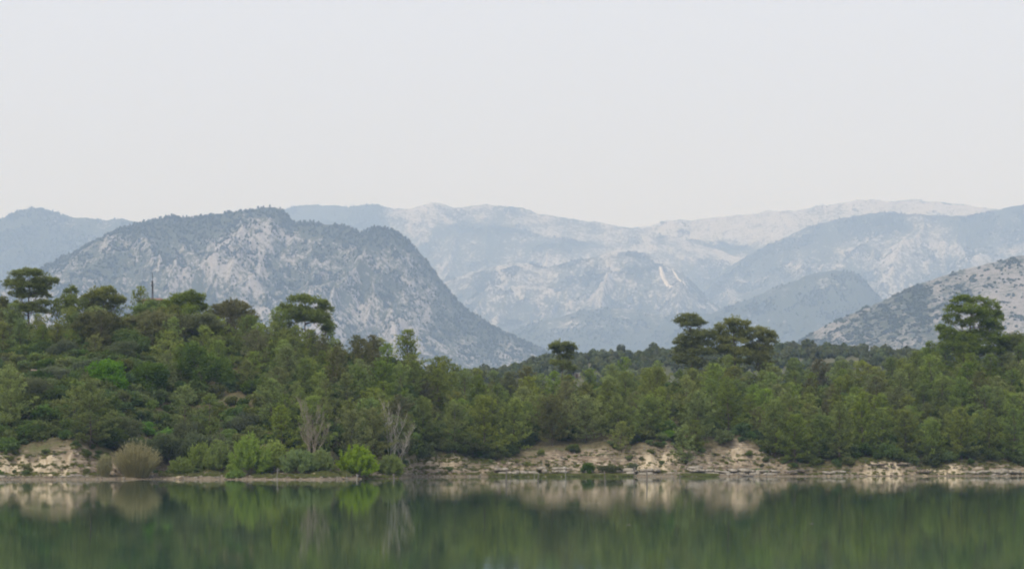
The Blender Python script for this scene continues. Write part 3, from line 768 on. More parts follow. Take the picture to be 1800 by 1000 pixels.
def scatter(name, key, P, scale, label, seed=0):
    r = np.random.default_rng(seed + 99)
    coll, nvar = SRC[key]
    n = len(P)
    me = bpy.data.meshes.new(name); me.vertices.add(n); me.vertices.foreach_set('co', np.asarray(P, np.float32).ravel())
    for a, val in (('rotz', r.uniform(0, 6.283, n)), ('scl', np.broadcast_to(scale, (n,)))):
        at = me.attributes.new(a, 'FLOAT', 'POINT'); at.data.foreach_set('value', np.ascontiguousarray(val, np.float32))
    at = me.attributes.new('pick', 'INT', 'POINT'); at.data.foreach_set('value', r.integers(0, nvar, n).astype(np.int32))
    o = link(name, me)
    tag(o, label, None, None, 'stuff')
    g = bpy.data.node_groups.new(name, 'GeometryNodeTree')
    g.interface.new_socket('Geometry', in_out='INPUT', socket_type='NodeSocketGeometry')
    g.interface.new_socket('Geometry', in_out='OUTPUT', socket_type='NodeSocketGeometry')
    N = g.nodes.new; Lk = g.links.new
    gi, go = N('NodeGroupInput'), N('NodeGroupOutput')
    ci = N('GeometryNodeCollectionInfo'); ci.inputs['Collection'].default_value = coll
    ci.inputs['Separate Children'].default_value = True; ci.inputs['Reset Children'].default_value = True
    ip = N('GeometryNodeInstanceOnPoints'); ip.inputs['Pick Instance'].default_value = True
    def na(nm, ty):
        x = N('GeometryNodeInputNamedAttribute'); x.data_type = ty; x.inputs['Name'].default_value = nm; return x.outputs['Attribute']
    cx = N('ShaderNodeCombineXYZ'); Lk(na('rotz', 'FLOAT'), cx.inputs[2])
    Lk(gi.outputs[0], ip.inputs['Points']); Lk(ci.outputs[0], ip.inputs['Instance'])
    Lk(na('pick', 'INT'), ip.inputs['Instance Index']); Lk(cx.outputs[0], ip.inputs['Rotation']); Lk(na('scl', 'FLOAT'), ip.inputs['Scale'])
    Lk(ip.outputs[0], go.inputs[0])
    md = o.modifiers.new('scatter', 'NODES'); md.node_group = g
    return o

# trees of the mountain sides: small rounded crowns, dense in the woods, thin on the rock
def small_tree(seed, H=7.0, R=3.0, lo=0.05, n=110, mat='needle_far'):
    r = np.random.default_rng(seed); tr, cr = MB(), MB()
    tr.tube(np.array([[0, 0, -1.0], [0, 0, H * 0.6]]), [0.25, 0.1], 4)
    d = unit(r.normal(0, 1, (n, 3))); kk = r.uniform(0.45, 1, (n, 1))
    C = np.array([0, 0, H * 0.52]) + d * kk * np.array([R, R, H * 0.46])
    C[:, 2] = np.maximum(C[:, 2], H * lo)
    s = unit(np.cross(d, r.normal(0, 1, (n, 3))))
    t = unit(np.cross(d + r.normal(0, 0.5, (n, 3)), s))
    q = 0.30 * (110 / n) ** 0.4
    C[:, :2] *= 1 + 0.25 * np.sin(d[:, 2:] * 4 + seed)
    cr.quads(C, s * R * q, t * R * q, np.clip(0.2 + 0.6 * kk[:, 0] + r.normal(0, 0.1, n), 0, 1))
    return [('trunk', tr.mesh('trunk', M['bark'])), ('crown', cr.mesh('crown', M[mat]))]
source('mountain_tree', [small_tree(900 + i, 7.0 + (i % 3), 2.6 + 0.4 * (i % 2)) for i in range(5)])
source('mountain_bush', [small_tree(920 + i, 3.4, 2.4, 0.0) for i in range(4)])

def mountain_woods(mname, n, key, scale, label, seed, thr=0.5, woods=None, freq=1.0, jit=0.1):
    Xg, Yg, Z, Vg, rk, sd, gf = MOUNT[mname]
    r = np.random.default_rng(seed)
    nv, nu = Xg.shape
    got = []; tot = 0
    while tot < n:
        m = n * 4
        iu = r.uniform(0, nu - 1.001, m); iv = r.uniform(0, nv - 4.001, m)
        i0 = iu.astype(int); j0 = iv.astype(int); fu = iu - i0; fv = iv - j0
        def bl(A): return (A[j0, i0] * (1 - fu) + A[j0, i0 + 1] * fu) * (1 - fv) + (A[j0 + 1, i0] * (1 - fu) + A[j0 + 1, i0 + 1] * fu) * fv
        x, y, z, v, q = bl(Xg), bl(Yg), bl(Z), bl(Vg), bl(rk)
        f = 0.5 + 0.5 * fbm(x * gf * 3.5 * freq, (y + z) * gf * 2.2 * freq, sd + 50, 4) - 0.2 * q
        px = x / y * K + 900
        pr = np.clip((f - thr) / 0.16, 0.03, 1)
        ok = (r.random(m) < pr) & (z > 15) & (px > -60) & (px < 1860)
        P = np.stack([x, y, z - 0.4], 1)[ok]
        got.append(P); tot += len(P)
    P = np.concatenate(got)[:n]
    return scatter(mname + '_trees', key, P, scale * MS * r.uniform(0.55, 1.2, len(P)), label, seed)
mountain_woods('rocky_mountain', 24000, 'mountain_tree', 0.72, 'dark scrub and pines scattered over the steep limestone mountain', 301, 0.46, None, 2.6)
mountain_woods('stony_right_hill', 9500, 'mountain_bush', 0.85, 'dark bushes dotted over the stony hill', 302, 0.50, None, 3.0)
mountain_woods('dark_spur_hill', 14000, 'mountain_tree', 0.9, 'blue-green woods covering the rounded spur', 303, 0.45)
mountain_woods('low_wooded_fold', 12000, 'mountain_tree', 0.95, 'blue-green woods along the foot of the range', 304, 0.45)
mountain_woods('blue_left_mountain', 20000, 'mountain_tree', 1.0, 'woods covering the hazy blue mountain', 305, 0.42)
mountain_woods('middle_fold_mountain', 22000, 'mountain_tree', 0.95, 'thin woods on the rocky fold', 306, 0.5)
mountain_woods('far_range_mountain', 55000, 'mountain_tree', 1.0, 'dark woods along the far limestone range', 307, 0.5)
mountain_woods('bare_crest_mountain', 45000, 'mountain_tree', 0.95, 'scattered trees on the pale crest', 308, 0.5)
mountain_woods('grey_ridge_mountain', 26000, 'mountain_tree', 0.95, 'woods on the grey ridge', 309, 0.47)

# ------------------------------------------------------------------ the far wood behind the shore hill
fx = np.linspace(-700, 700, 150); fy = np.linspace(640, 1700, 70)
FX, FY = np.meshgrid(fx, fy)
def far_z(X, Y):
    px = X / Y * K + 900
    top = np.interp(px, [500, 800, 880, 960, 1060, 1150, 1250, 1400, 1500, 1600, 1680, 1800, 2000], [680, 650, 640, 622, 612, 607, 603, 604, 602, 606, 604, 600, 600])
    H = (HOR - (top + 24)) / K * 1230
    f = np.where(Y < 1230, sstep((Y - 690) / 560), 1 - 0.8 * sstep((Y - 1260) / 420))
    return 3 + H * f + 3.0 * fbm(X * 0.012, Y * 0.012, 88, 3) * f
tag(link('wooded_rise', np_mesh('wooded_rise', np.stack([FX, FY, far_z(FX, FY) - 2.5 * ((FX == FX.min()) | (FX == FX.max()))], -1).reshape(-1, 3), grid_faces(150, 70), None, M['valley'], True)),
    'low wooded rise between the shore hill and the mountains', None, None, 'structure')
source('far_pine', [small_tree(700 + i, 7.0 + 0.8 * (i % 3), 2.3 + 0.35 * (i % 3), 0.08, 420, 'needle_wood') for i in range(6)])
r = np.random.default_rng(5)
n = 11000
X = r.uniform(-90, 330, n); Y = r.uniform(900, 1290, n)
ok = (r.random(n) < np.clip(0.55 + 1.4 * fbm(X * 0.02, Y * 0.012, 90, 3), 0.1, 1)) & (np.abs(X / Y * K) < 960)
Ys = [y for y in np.arange(900, 1220, 5.0) if float(far_z(PX(1012, y), y)) > PZ(657, y) - 2.2][0]
ok &= ~((np.abs(X / Y * K + 900 - 1012) < 11) & (Y < Ys + 6) & (Y > Ys - 70))
X, Y = X[ok], Y[ok]
scatter('far_wood', 'far_pine', np.stack([X, Y, far_z(X, Y) - 0.2], 1), r.uniform(0.40, 0.85, len(X)) * (0.85 + 0.5 * r.random(len(X)) ** 4), 'hazy pine wood on the low rise beyond the shore hill', 5)

# ------------------------------------------------------------------ trees that stand out, each on its own
def pads_m(px0, foot, pads):
    Y = foot[1]; out = []
    for p in pads:
        out.append(((p[0] - px0) / K * Y, PZ(p[1], Y) - foot[2], p[2] / K * Y, p[3] / K * Y))
    return out
def hero(name, label, px0, d, pads, seed, top, mat='needle_old', tr=0.2, dens=1.0, cat='tree', group=None, lean=(0, 0)):
    foot = on_shore(px0, d)
    H0 = PZ(top, foot[1]) - foot[2]
    return plant(name, label, cat, pad_pine(seed, pads_m(px0, foot, pads), H0, tr, mat, dens, lean), foot - np.array([0, 0, 0.15]), 0, 1, group)
SIGHT = [(362, 45, 44)]
TAKEN = []     # (px, d, radius m) kept free of planted pines
RG = 'old pines along the ridge'
hero('umbrella_pine', 'tall pine with a spreading layered crown on the ridge near the photo edge', 52, 92,
     [(50, 484, 26, 9), (28, 500, 22, 10), (52, 505, 28, 12), (76, 497, 20, 9), (90, 493, 10, 5), (30, 516, 14, 8), (62, 518, 20, 8), (38, 521, 9, 6), (70, 535, 18, 6), (38, 540, 16, 6), (56, 545, 24, 7)], 1, 492, tr=0.24, group=RG)
hero('ridge_pine', 'dark pine cut by the photo edge beside the tall layered pine', -6, 88, [(-4, 532, 14, 9), (2, 545, 12, 10), (-8, 560, 22, 12), (2, 578, 24, 12), (-6, 592, 24, 12), (10, 596, 18, 10)], 2, 535, group=RG)
hero('ridge_pine', 'narrow-topped pine leaning against a round-headed pine on the ridge', 124, 90, [(125, 512, 10, 8), (120, 527, 14, 10), (134, 534, 16, 11), (118, 544, 14, 9), (140, 548, 16, 10)], 3, 512, 'needle', group=RG)
hero('ridge_pine', 'round-headed dark pine with a flat base on the ridge', 180, 92, [(182, 514, 20, 8), (165, 524, 17, 9), (192, 526, 22, 10), (205, 531, 10, 6), (175, 540, 20, 9), (158, 540, 12, 9)], 4, 520, group=RG)
hero('ridge_pine', 'broad olive-brown pine crown on the ridge beside the mast', 318, 92, [(318, 527, 16, 9), (335, 523, 14, 9), (350, 526, 9, 10), (305, 538, 16, 10), (330, 542, 22, 12), (350, 541, 10, 10), (312, 556, 20, 10)], 5, 524, 'needle', group=RG)
hero('ridge_pine', 'round brownish pine crown on the ridge, midway between mast and flat-layered pine', 407, 90, [(410, 536, 18, 8), (395, 544, 16, 9), (423, 545, 14, 9), (405, 555, 22, 10), (385, 556, 12, 8), (428, 556, 9, 7)], 6, 540, 'needle_brown', group=RG)
hero('umbrella_pine', 'flat-layered pine standing clear above the ridge line', 538, 84,
     [(528, 528, 20, 8), (552, 533, 20, 9), (507, 540, 10, 6), (572, 544, 13, 8), (525, 547, 22, 8), (552, 555, 24, 8), (515, 560, 16, 8), (540, 562, 18, 7), (572, 569, 13, 8), (562, 565, 14, 8), (575, 578, 9, 6)], 7, 548, tr=0.2, group=RG)
hero('ridge_pine', 'small round-headed pine alone above the dip in the ridge', 990, 58, [(985, 607, 14, 6), (998, 611, 12, 7), (974, 610, 8, 5), (990, 618, 15, 7), (993, 628, 12, 6), (985, 640, 14, 7), (998, 648, 12, 7)], 8, 610, group=RG, tr=0.14)
hero('ridge_pine', 'pine with a small knob of crown above a wider one', 1216, 62,
     [(1202, 562, 15, 8), (1216, 558, 12, 7), (1230, 568, 10, 7), (1210, 572, 16, 7), (1195, 566, 9, 7), (1222, 590, 24, 10), (1240, 592, 16, 10), (1205, 600, 16, 10), (1228, 606, 28, 10), (1212, 617, 22, 8), (1235, 622, 20, 9), (1205, 632, 20, 9), (1225, 640, 20, 8)], 9, 566, group=RG, tr=0.22)
hero('ridge_pine', 'broad dark pine, the taller of an adjoining pair on the ridge', 1290, 63, [(1288, 566, 15, 7), (1300, 572, 16, 8), (1275, 580, 15, 9), (1302, 586, 18, 9), (1270, 598, 14, 9), (1290, 602, 22, 10), (1268, 590, 10, 8), (1275, 615, 20, 9), (1298, 622, 20, 9), (1285, 636, 18, 8)], 10, 570, group=RG, tr=0.22)
hero('ridge_pine', 'broad dark pine, the lower of an adjoining pair on the ridge', 1335, 65, [(1330, 582, 14, 7), (1345, 587, 14, 8), (1358, 592, 8, 7), (1325, 596, 16, 9), (1350, 602, 14, 8), (1335, 612, 22, 9), (1320, 616, 14, 9), (1345, 624, 16, 9), (1328, 634, 16, 8)], 11, 588, group=RG, tr=0.2)
hero('ridge_pine', 'big airy pine towering over the right end of the wood', 1705, 58,
     [(1690, 530, 16, 9), (1718, 530, 14, 8), (1742, 538, 14, 9), (1678, 545, 14, 10), (1705, 548, 24, 11), (1735, 555, 22, 11), (1755, 560, 10, 10), (1675, 562, 14, 10), (1720, 568, 26, 11), (1655, 577, 10, 7), (1668, 586, 16, 9), (1748, 575, 14, 10), (1662, 593, 10, 7), (1735, 587, 24, 10), (1705, 590, 22, 9), (1690, 600, 26, 11), (1725, 606, 28, 11), (1755, 598, 18, 10), (1670, 608, 20, 10), (1700, 618, 26, 10), (1740, 618, 24, 10)], 12, 535, 'needle', tr=0.24, group=RG, dens=0.9)
hero('ridge_pine', 'low dark pine at the photo edge beside the big airy pine', 1790, 60, [(1790, 595, 20, 9), (1775, 604, 18, 9), (1800, 606, 20, 10), (1785, 614, 22, 9)], 13, 598, group=RG)
hero('hillside_pine', 'bushy green pine in front of the hilltop house', 262, 90, [(262, 536, 12, 8), (250, 544, 15, 9), (276, 543, 16, 9), (262, 552, 22, 10), (284, 552, 14, 9)], 17, 540, 'needle', tr=0.16)
hero('hillside_pine', 'brownish flat-headed pine on the upper slope under the mast', 268, 72, [(268, 556, 22, 8), (245, 566, 20, 8), (290, 565, 22, 9), (268, 574, 24, 9), (282, 582, 18, 8)], 14, 566, 'needle_brown', tr=0.18)
hero('hillside_pine', 'dull brown wide-crowned pine on the upper slope', 340, 70, [(325, 565, 22, 8), (352, 563, 24, 9), (338, 576, 28, 9), (372, 575, 20, 9), (310, 580, 18, 8), (355, 588, 24, 8)], 15, 574, 'needle_brown', tr=0.18)
hero('hillside_pine', 'yellowish wide-crowned pine on the slope below the round-headed pine', 165, 66, [(160, 560, 20, 9), (185, 562, 22, 9), (145, 572, 16, 9), (175, 577, 24, 9), (200, 572, 18, 8), (160, 590, 18, 8)], 16, 572, 'needle_brown', tr=0.16)

def shrub(name, label, px, d, wpx, hpx, mat, seed, kind='round', group=None, **kw):
    foot = on_shore(px, d); s = foot[1] / K
    W, H = wpx * s, hpx * s
    if kind == 'round': parts = leafy(seed, lobes_round(seed, W, W * 0.9, H, kw.pop('n', 8), kw.pop('low', 0.22)), mat, **kw)
    elif kind == 'willow': parts = willow_bush(seed, W, W * 0.8, H, mat, **kw)
    elif kind == 'reed': parts = reed_bush(seed, W, W * 0.8, H, **kw)
    elif kind == 'pine': parts = young_pine(seed, H, W * 0.5, mat, **kw)
    TAKEN.append((px, d, W * 0.5)); SIGHT.append((px, wpx * 0.5, d))
    return plant(name, label, 'bush' if kind in ('willow', 'reed') or H < 3 else 'tree', parts, foot - np.array([0, 0, 0.08]), 0, 1, group)
WG = 'willow bushes on the shore'
shrub('willow_bush', 'round bright green willow bush at the tip of the spit', 627, 4.0, 80, 54, 'willow', 40, 'willow', WG, n=4200)
shrub('willow_bush', 'darker green willow bush sloping to the water beside the round one', 686, 4.0, 50, 38, 'willow_dull', 41, 'willow', WG, n=2400)
shrub('willow_bush', 'broad fresh green willow thicket with a pale inside, mid shore', 440, 5.0, 84, 74, 'willow', 42, 'willow', WG, n=4200)
shrub('willow_bush', 'olive-green willow leaning left of the broad thicket', 385, 8.0, 52, 62, 'willow_dull', 43, 'willow', WG, n=2600)
shrub('willow_bush', 'low wide blue-green willow clump between broad thicket and round bush', 525, 7.0, 78, 44, 'willow_dull', 44, 'willow', WG, n=3600)
shrub('willow_bush', 'small pale willow behind the low clump, near the bare tree', 565, 10.0, 42, 40, 'willow_dull', 45, 'willow', WG, n=1800)
shrub('willow_bush', 'dull green willow rising behind the leaning one', 352, 9.0, 54, 52, 'willow_dull', 47, 'willow', WG, n=2200)
shrub('willow_bush', 'tall fresh green willow against the right side of the broad thicket', 482, 8.0, 46, 62, 'willow', 48, 'willow', WG, n=2400)
shrub('willow_bush', 'low green bush in front of the grey olives', 318, 5.5, 44, 30, 'willow_dull', 49, 'willow', WG, n=1500)
shrub('low_shrub', 'small flat green shrub at the waterline beside the willow thicket', 415, 1.8, 34, 12, 'willow_dull', 46, 'willow', n=900)
shrub('tamarisk', 'big straw-coloured tamarisk fanning out at the waterline', 240, 2.6, 92, 68, 'reed', 50, 'reed', 'straw-coloured tamarisks', n=1700)
shrub('tamarisk', 'small straw-coloured tamarisk beside the big one', 184, 3.0, 30, 44, 'reed', 51, 'reed', 'straw-coloured tamarisks', n=600)
BG = 'leafy trees on the left slope'
shrub('leafy_tree', 'vivid green leafy tree halfway up the slope', 192, 36, 66, 56, 'bright', 60, group=BG, leaf=0.2)
shrub('leafy_tree', 'mid green rounded leafy tree right beside the vivid one', 262, 38, 62, 68, 'broad', 61, group=BG, leaf=0.2)
foot = on_shore(362, 44); s = foot[1] / K
plant('leafy_tree', 'largest leafy tree, dark green with three stepped domes', 'tree', leafy(62, [(-18 * s, 0, 66 * s, 22 * s, 2.0, 18 * s), (-34 * s, 0.4, 50 * s, 16 * s, 1.8, 16 * s), (8 * s, -0.5, 48 * s, 20 * s, 2.0, 18 * s), (28 * s, 0.3, 34 * s, 20 * s, 1.9, 20 * s),
      (-6 * s, -0.8, 30 * s, 20 * s, 1.6, 14 * s), (38 * s, 0, 20 * s, 12 * s, 1.4, 14 * s), (-26 * s, 0.2, 78 * s, 12 * s, 1.2, 10 * s)], 'broad', 0.2, 1.0), foot, 0, 1, BG)
TAKEN.append((362, 44, 4))
shrub('leafy_bush', 'small yellow-green bush above the grey olives', 255, 22, 32, 24, 'bright', 63, leaf=0.17)
shrub('leafy_bush', 'low yellow-green bush second above the grey olives', 293, 20, 38, 26, 'bright', 64, leaf=0.17)
shrub('leafy_bush', 'bright yellow-green bush by the bare earth patch', 398, 19, 34, 30, 'bright', 65, leaf=0.17)
shrub('leafy_bush', 'dull yellow-green bush below the largest leafy tree', 357, 21, 30, 22, 'willow_dull', 66, leaf=0.17)
shrub('leafy_tree', 'mid green leafy tree under the mast on the upper slope', 232, 62, 60, 50, 'broad', 67, group=BG, leaf=0.19)
shrub('leafy_bush', 'fresh green bush glowing under the front pine of the middle bank', 1172, 13.5, 26, 16, 'bright', 68, leaf=0.15)
shrub('leafy_bush', 'bright green shrub on the grassy foot of the middle bank', 1034, 3.4, 20, 20, 'broad', 69, leaf=0.14)
shrub('leafy_bush', 'dark green shrub on the ledge beneath the cream face', 1112, 4.6, 18, 18, 'olive', 70, leaf=0.14)
shrub('leafy_bush', 'flat olive shrub between the two ledge shrubs', 1075, 4.4, 44, 14, 'maquis', 71, leaf=0.14)
OG = 'grey olive trees on the left slope'
for i, (px, d, w, h, lb) in enumerate([
        (66, 31, 66, 54, 'dark grey-green olive tree behind the yellow-green edge pine'), (10, 54, 24, 24, 'small olive tree on the grassy terrace at the photo edge'), (38, 55, 22, 24, 'second small olive tree on the grassy terrace'),
        (118, 60, 60, 40, 'wide grey-green olive on the upper slope below the ridge'), (210, 56, 60, 44, 'grey-green olive left of the upper leafy tree'), (250, 10, 60, 52, 'grey olive tree directly behind the big tamarisk'),
        (300, 11, 62, 60, 'tall grey olive tree between tamarisk and willow thicket'), (345, 12, 60, 58, 'grey olive tree behind the leaning willow'), (225, 17, 50, 48, 'bluish olive tree up behind the big tamarisk'),
        (330, 17, 50, 50, 'dark olive tree under the yellow-green bushes'), (100, 46, 60, 34, 'purplish-grey scrubby olive on the rock terrace'), (160, 47, 64, 36, 'dusky scrubby olive by the terrace wall'),
        (430, 24, 54, 44, 'grey olive tree above the willow thicket'), (385, 14, 46, 44, 'olive tree with pale leaves above the leaning willow')]):
    shrub('olive_tree', lb, px, d, w, h, 'olive', 80 + i, group=OG, leaf=0.15, dens=0.9)
# bare pale trees
foot = on_shore(690, 11); s = foot[1] / K
plant('bare_tree', 'bare white-stemmed tree fanning up from the shore, the clearer one', 'tree', bare_tree(30, [(-3 * s, -22 * s, 118 * s, 0.13), (-1 * s, -14 * s, 108 * s, 0.12), (0, -6 * s, 112 * s, 0.11), (1 * s, 12 * s, 104 * s, 0.11), (0, 24 * s, 90 * s, 0.10), (12 * s, 42 * s, 70 * s, 0.08), (8 * s, 34 * s, 56 * s, 0.07)], 'bark_pale', 0.5), foot, 0, 1, 'bare pale trees')
TAKEN.append((690, 8, 4.0))
foot = on_shore(548, 15); s = foot[1] / K
plant('bare_tree', 'bare pinkish-grey tree with leaning stems among the pines', 'tree', bare_tree(31, [(0, -26 * s, 112 * s, 0.11), (0, -18 * s, 106 * s, 0.10), (2 * s, -8 * s, 98 * s, 0.10), (4 * s, 12 * s, 94 * s, 0.10), (5 * s, 20 * s, 80 * s, 0.09), (6 * s, 32 * s, 60 * s, 0.08), (-2 * s, -22 * s, 60 * s, 0.07)], 'bark_twig', 0.6), foot, 0, 1, 'bare pale trees')
TAKEN.append((548, 11, 4.5))
TAKEN += [(60, 17, 5.0), (20, 57, 6.0), (75, 57, 3.0), (425, 26, 3.0), (395, 33, 3), (1295, 45, 3.5)]

# young pines that stand out in front
FG = 'pines standing in front of the wood'
for i, (px, d, w, h, mt, lb) in enumerate([
        (18, 17, 92, 116, 'needle', 'large yellow-green pine at the photo edge above the left cliff'),
        (158, 11, 104, 118, 'needle', 'large dark green pine on top of the left cliff'),
        (1140, 14, 92, 72, 'needle', 'lone light green pine on top of the cream face'),
        (1202, 7.0, 50, 66, 'needle', 'small pine rooted halfway down the middle bank'),
        (1280, 17, 96, 96, 'needle', 'layered pine between the two bare scars of the middle bank'),
        (1362, 9, 90, 100, 'needle', 'bushy pine at the right end of the bare bank'),
        (1398, 5.5, 74, 84, 'needle', 'pine leaning over the water where the low ledge begins'),
        (1476, 6, 70, 104, 'needle', 'pale slender pine with whorled branches at the water'),
        (1514, 7, 60, 112, 'needle', 'slender spire-shaped pine above the cream block'),
        (1690, 6, 84, 88, 'needle', 'bushy pine above the smaller cream block'),
        (1782, 5, 90, 92, 'needle', 'spreading front pine at the right photo edge'),
        (1590, 7, 80, 76, 'needle', 'low pine directly behind the cream block'),
        (1640, 5.5, 64, 72, 'needle', 'pine over the gap between the two cream blocks'),
        (1740, 6, 70, 84, 'needle', 'front pine second from the right photo edge'),
        (1440, 6.5, 66, 80, 'needle', 'dark pine left of the pale whorled one'),
        (1550, 7, 60, 78, 'needle', 'pine right of the spire-shaped one'),
        (800, 8, 90, 86, 'needle', 'wide pine hanging over the brown bank'),
        (850, 9, 88, 104, 'needle', 'tall pine with drooping boughs beside the brown bank'),
        (905, 12, 86, 92, 'needle', 'pine at the start of the pale ledge'),
        (745, 10, 84, 92, 'needle', 'dark pine beside the white-stemmed bare tree'),
        (620, 13, 90, 96, 'needle_old', 'dark shaded pine behind the round willow'),
        (655, 14, 76, 90, 'needle_old', 'dark pine between round willow and bare tree'),
        (495, 15, 84, 92, 'needle', 'green pine behind the low willow clump'),
        (970, 15, 92, 84, 'needle_brown', 'dull grey-green pine with horizontal boughs above the bank'),
        (1030, 15, 88, 80, 'needle', 'pine above the grassy foot of the bank'),
        (1085, 16, 80, 74, 'needle', 'pine left of the lone light green one'),
        (1228, 16, 80, 84, 'needle', 'pine above the small bank pine')]):
    shrub('young_pine', lb, px, d, w, h, mt, 500 + i, 'pine', FG, gap=[0.52, 0.60, 0.48][i % 3], power=[0.35, 0.7, 0.2][i % 3])

# ------------------------------------------------------------------ the young wood: single pines, labelled by their row and neighbours
variants = []
for i in range(14):
    H = [7.4, 6.6, 8.0, 6.0][i % 4]; R = [2.6, 3.1, 2.4, 2.8, 3.3][i % 5]
    variants.append((young_pine(400 + i, H, R, ['needle', 'needle', 'needle', 'needle_old'][i % 4] if i % 7 else 'needle_brown', [0.50, 0.58, 0.64][i % 3], [0.35, 0.6, 0.2, 0.75][i % 4], [0, 0.5, -0.4][i % 3]), H, R))
r = np.random.default_rng(11)
spots = []
taken_xy = [(*on_shore(a, b)[:2], c) for a, b, c in TAKEN]
cand = 0
def fill(n, dlo, dhi, mind, pxlo=-40, pxhi=1840):
    got = 0; tries = 0
    while got < n and tries < n * 60:
        tries += 1
        px = r.uniform(pxlo, pxhi); d = r.uniform(dlo, dhi)
        p = on_shore_fast(px, d)
        c, run, b = [float(q) for q in bank(p[0])]
        if d < b + run * 0.85 + 0.6: continue
        if d > np.interp(p[0], _crX, _cr[:, 2]) + 4: continue
        # the left slope is mixed scrub with fewer pines
        if px < 440 and d < 60 and r.random() < 0.35: continue
        if any(abs(px - a) < w + 18 and d < q and d > q - 22 for a, w, q in SIGHT if a < 720 and (q > 30 or w > 20)): continue
        if any((p[0] - x) ** 2 + ((p[1] - y) * 0.8) ** 2 < (q * 0.8 + 1.3) ** 2 for x, y, q in taken_xy): continue
        if any((p[0] - q[0]) ** 2 + (p[1] - q[1]) ** 2 < mind ** 2 for q, _, _ in spots): continue
        spots.append((p, px, d)); got += 1
def on_shore_fast(px, d):
    X = PX(px, 420.0)
    for _ in range(4):
        Y = float(np.interp(X, _shX, _sh[:, 1])) + d; X = PX(px, Y)
    return np.array([X, Y])
fill(60, 5, 22, 4.0)
fill(90, 20, 44, 4.0)
fill(190, 40, 100, 4.2)
anchors = [(-30, 'the photo edge'), (52, 'the tall layered ridge pine'), (180, 'the round-headed ridge pine'), (268, 'the mast'), (362, 'the largest leafy tree'), (440, 'the broad willow thicket'), (548, 'the pinkish bare tree'), (690, 'the white-stemmed bare tree'),
           (850, 'the drooping bank pine'), (990, 'the lone small ridge pine'), (1140, 'the cream face'), (1216, 'the knob-topped pine'), (1335, 'the lower ridge pair pine'), (1560, 'the cream block'), (1705, 'the big airy pine')]
rows = [(14, 'in the waterside row'), (24, 'second row up'), (36, 'low on the slope'), (50, 'mid slope'), (66, 'upper slope'), (999, 'on the ridge')]
ordn = ['first', 'second', 'third', 'fourth', 'fifth', 'sixth', 'seventh', 'eighth', 'ninth', 'tenth', 'eleventh', 'twelfth', 'thirteenth', 'fourteenth', 'fifteenth', 'sixteenth']
cnt = {}
spots.sort(key=lambda s_: s_[2]); back = spots[272:]; spots = spots[:272]
source('ridge_pine_mass', [v_[0] for v_ in variants[:8]])
bp_ = np.array([b[0] for b in back])
scatter('back_wood', 'ridge_pine_mass', np.column_stack([bp_, ground_z(bp_[:, 0], bp_[:, 1]) - 0.1]), r.uniform(0.70, 1.1, len(bp_)), 'the farthest young pines along the top of the shore hill', 31)
spots.sort(key=lambda s_: s_[1])
for i, (p, px, d) in enumerate(spots):
    vi = int(r.integers(0, len(variants))); parts, H, R = variants[vi]
    row = next(t for lim, t in rows if d < lim)
    an = [a for a in anchors if a[0] <= px][-1] if px > -30 else anchors[0]
    key = (an[1], row); cnt[key] = cnt.get(key, 0) + 1
    look = ['bushy', 'slender', 'broad', 'small'][vi % 4]
    sc = r.uniform(0.72, 1.15) * (0.82 if d < 15 else 1.0)
    if d > 60: sc *= 0.95
    z = float(ground_z(p[0], p[1]))
    plant('young_pine', '%s young pine %s, %s right of %s' % (look, row, ordn[min(15, cnt[key] - 1)], an[1]), 'tree', parts, (p[0], p[1], z - 0.1), r.uniform(0, 6.28),
          (sc * r.uniform(0.9, 1.15), sc * r.uniform(0.9, 1.15), sc), 'young pines of the shore wood')
# ------------------------------------------------------------------ undergrowth
source('scrub', [leafy(600 + i, lobes_round(600 + i, 2.2, 2.0, 1.3 + 0.3 * (i % 3), 5, 0.15), 'maquis', 0.16, 0.55, stems=3, stem_r=0.03) for i in range(6)])
n = 9000
px = r.uniform(-60, 1860, n); d = r.uniform(3, 100, n)
X = PX(px, 420.0)
for _ in range(4):
    Y = np.interp(X, _shX, _sh[:, 1]) + d; X = PX(px, Y)
c_, r_, b_ = bank(X)
ub = (d - b_) / r_
okp = np.where(ub < 0.0, 0.0, np.where(ub < 1.0, 0.24, 0.65 + 0.6 * fbm(X * 0.12, Y * 0.12, 95, 3)))
okp = np.where((c_ < 1.5) & (ub > 0.3), 0.5, okp)
for a, b, q in TAKEN[-6:]:
    f = on_shore(a, b); okp = okp * (((X - f[0]) ** 2 + (Y - f[1]) ** 2) > q * q)
ok = r.random(n) < okp
X, Y = X[ok], Y[ok]
scatter('undergrowth', 'scrub', np.stack([X, Y, ground_z(X, Y) - 0.1], 1), r.uniform(0.45, 1.75, len(X)) * np.where(ub[ok] < 1.1, 0.40, 1.0), 'dark scrub and maquis filling the gaps between the pines', 12)

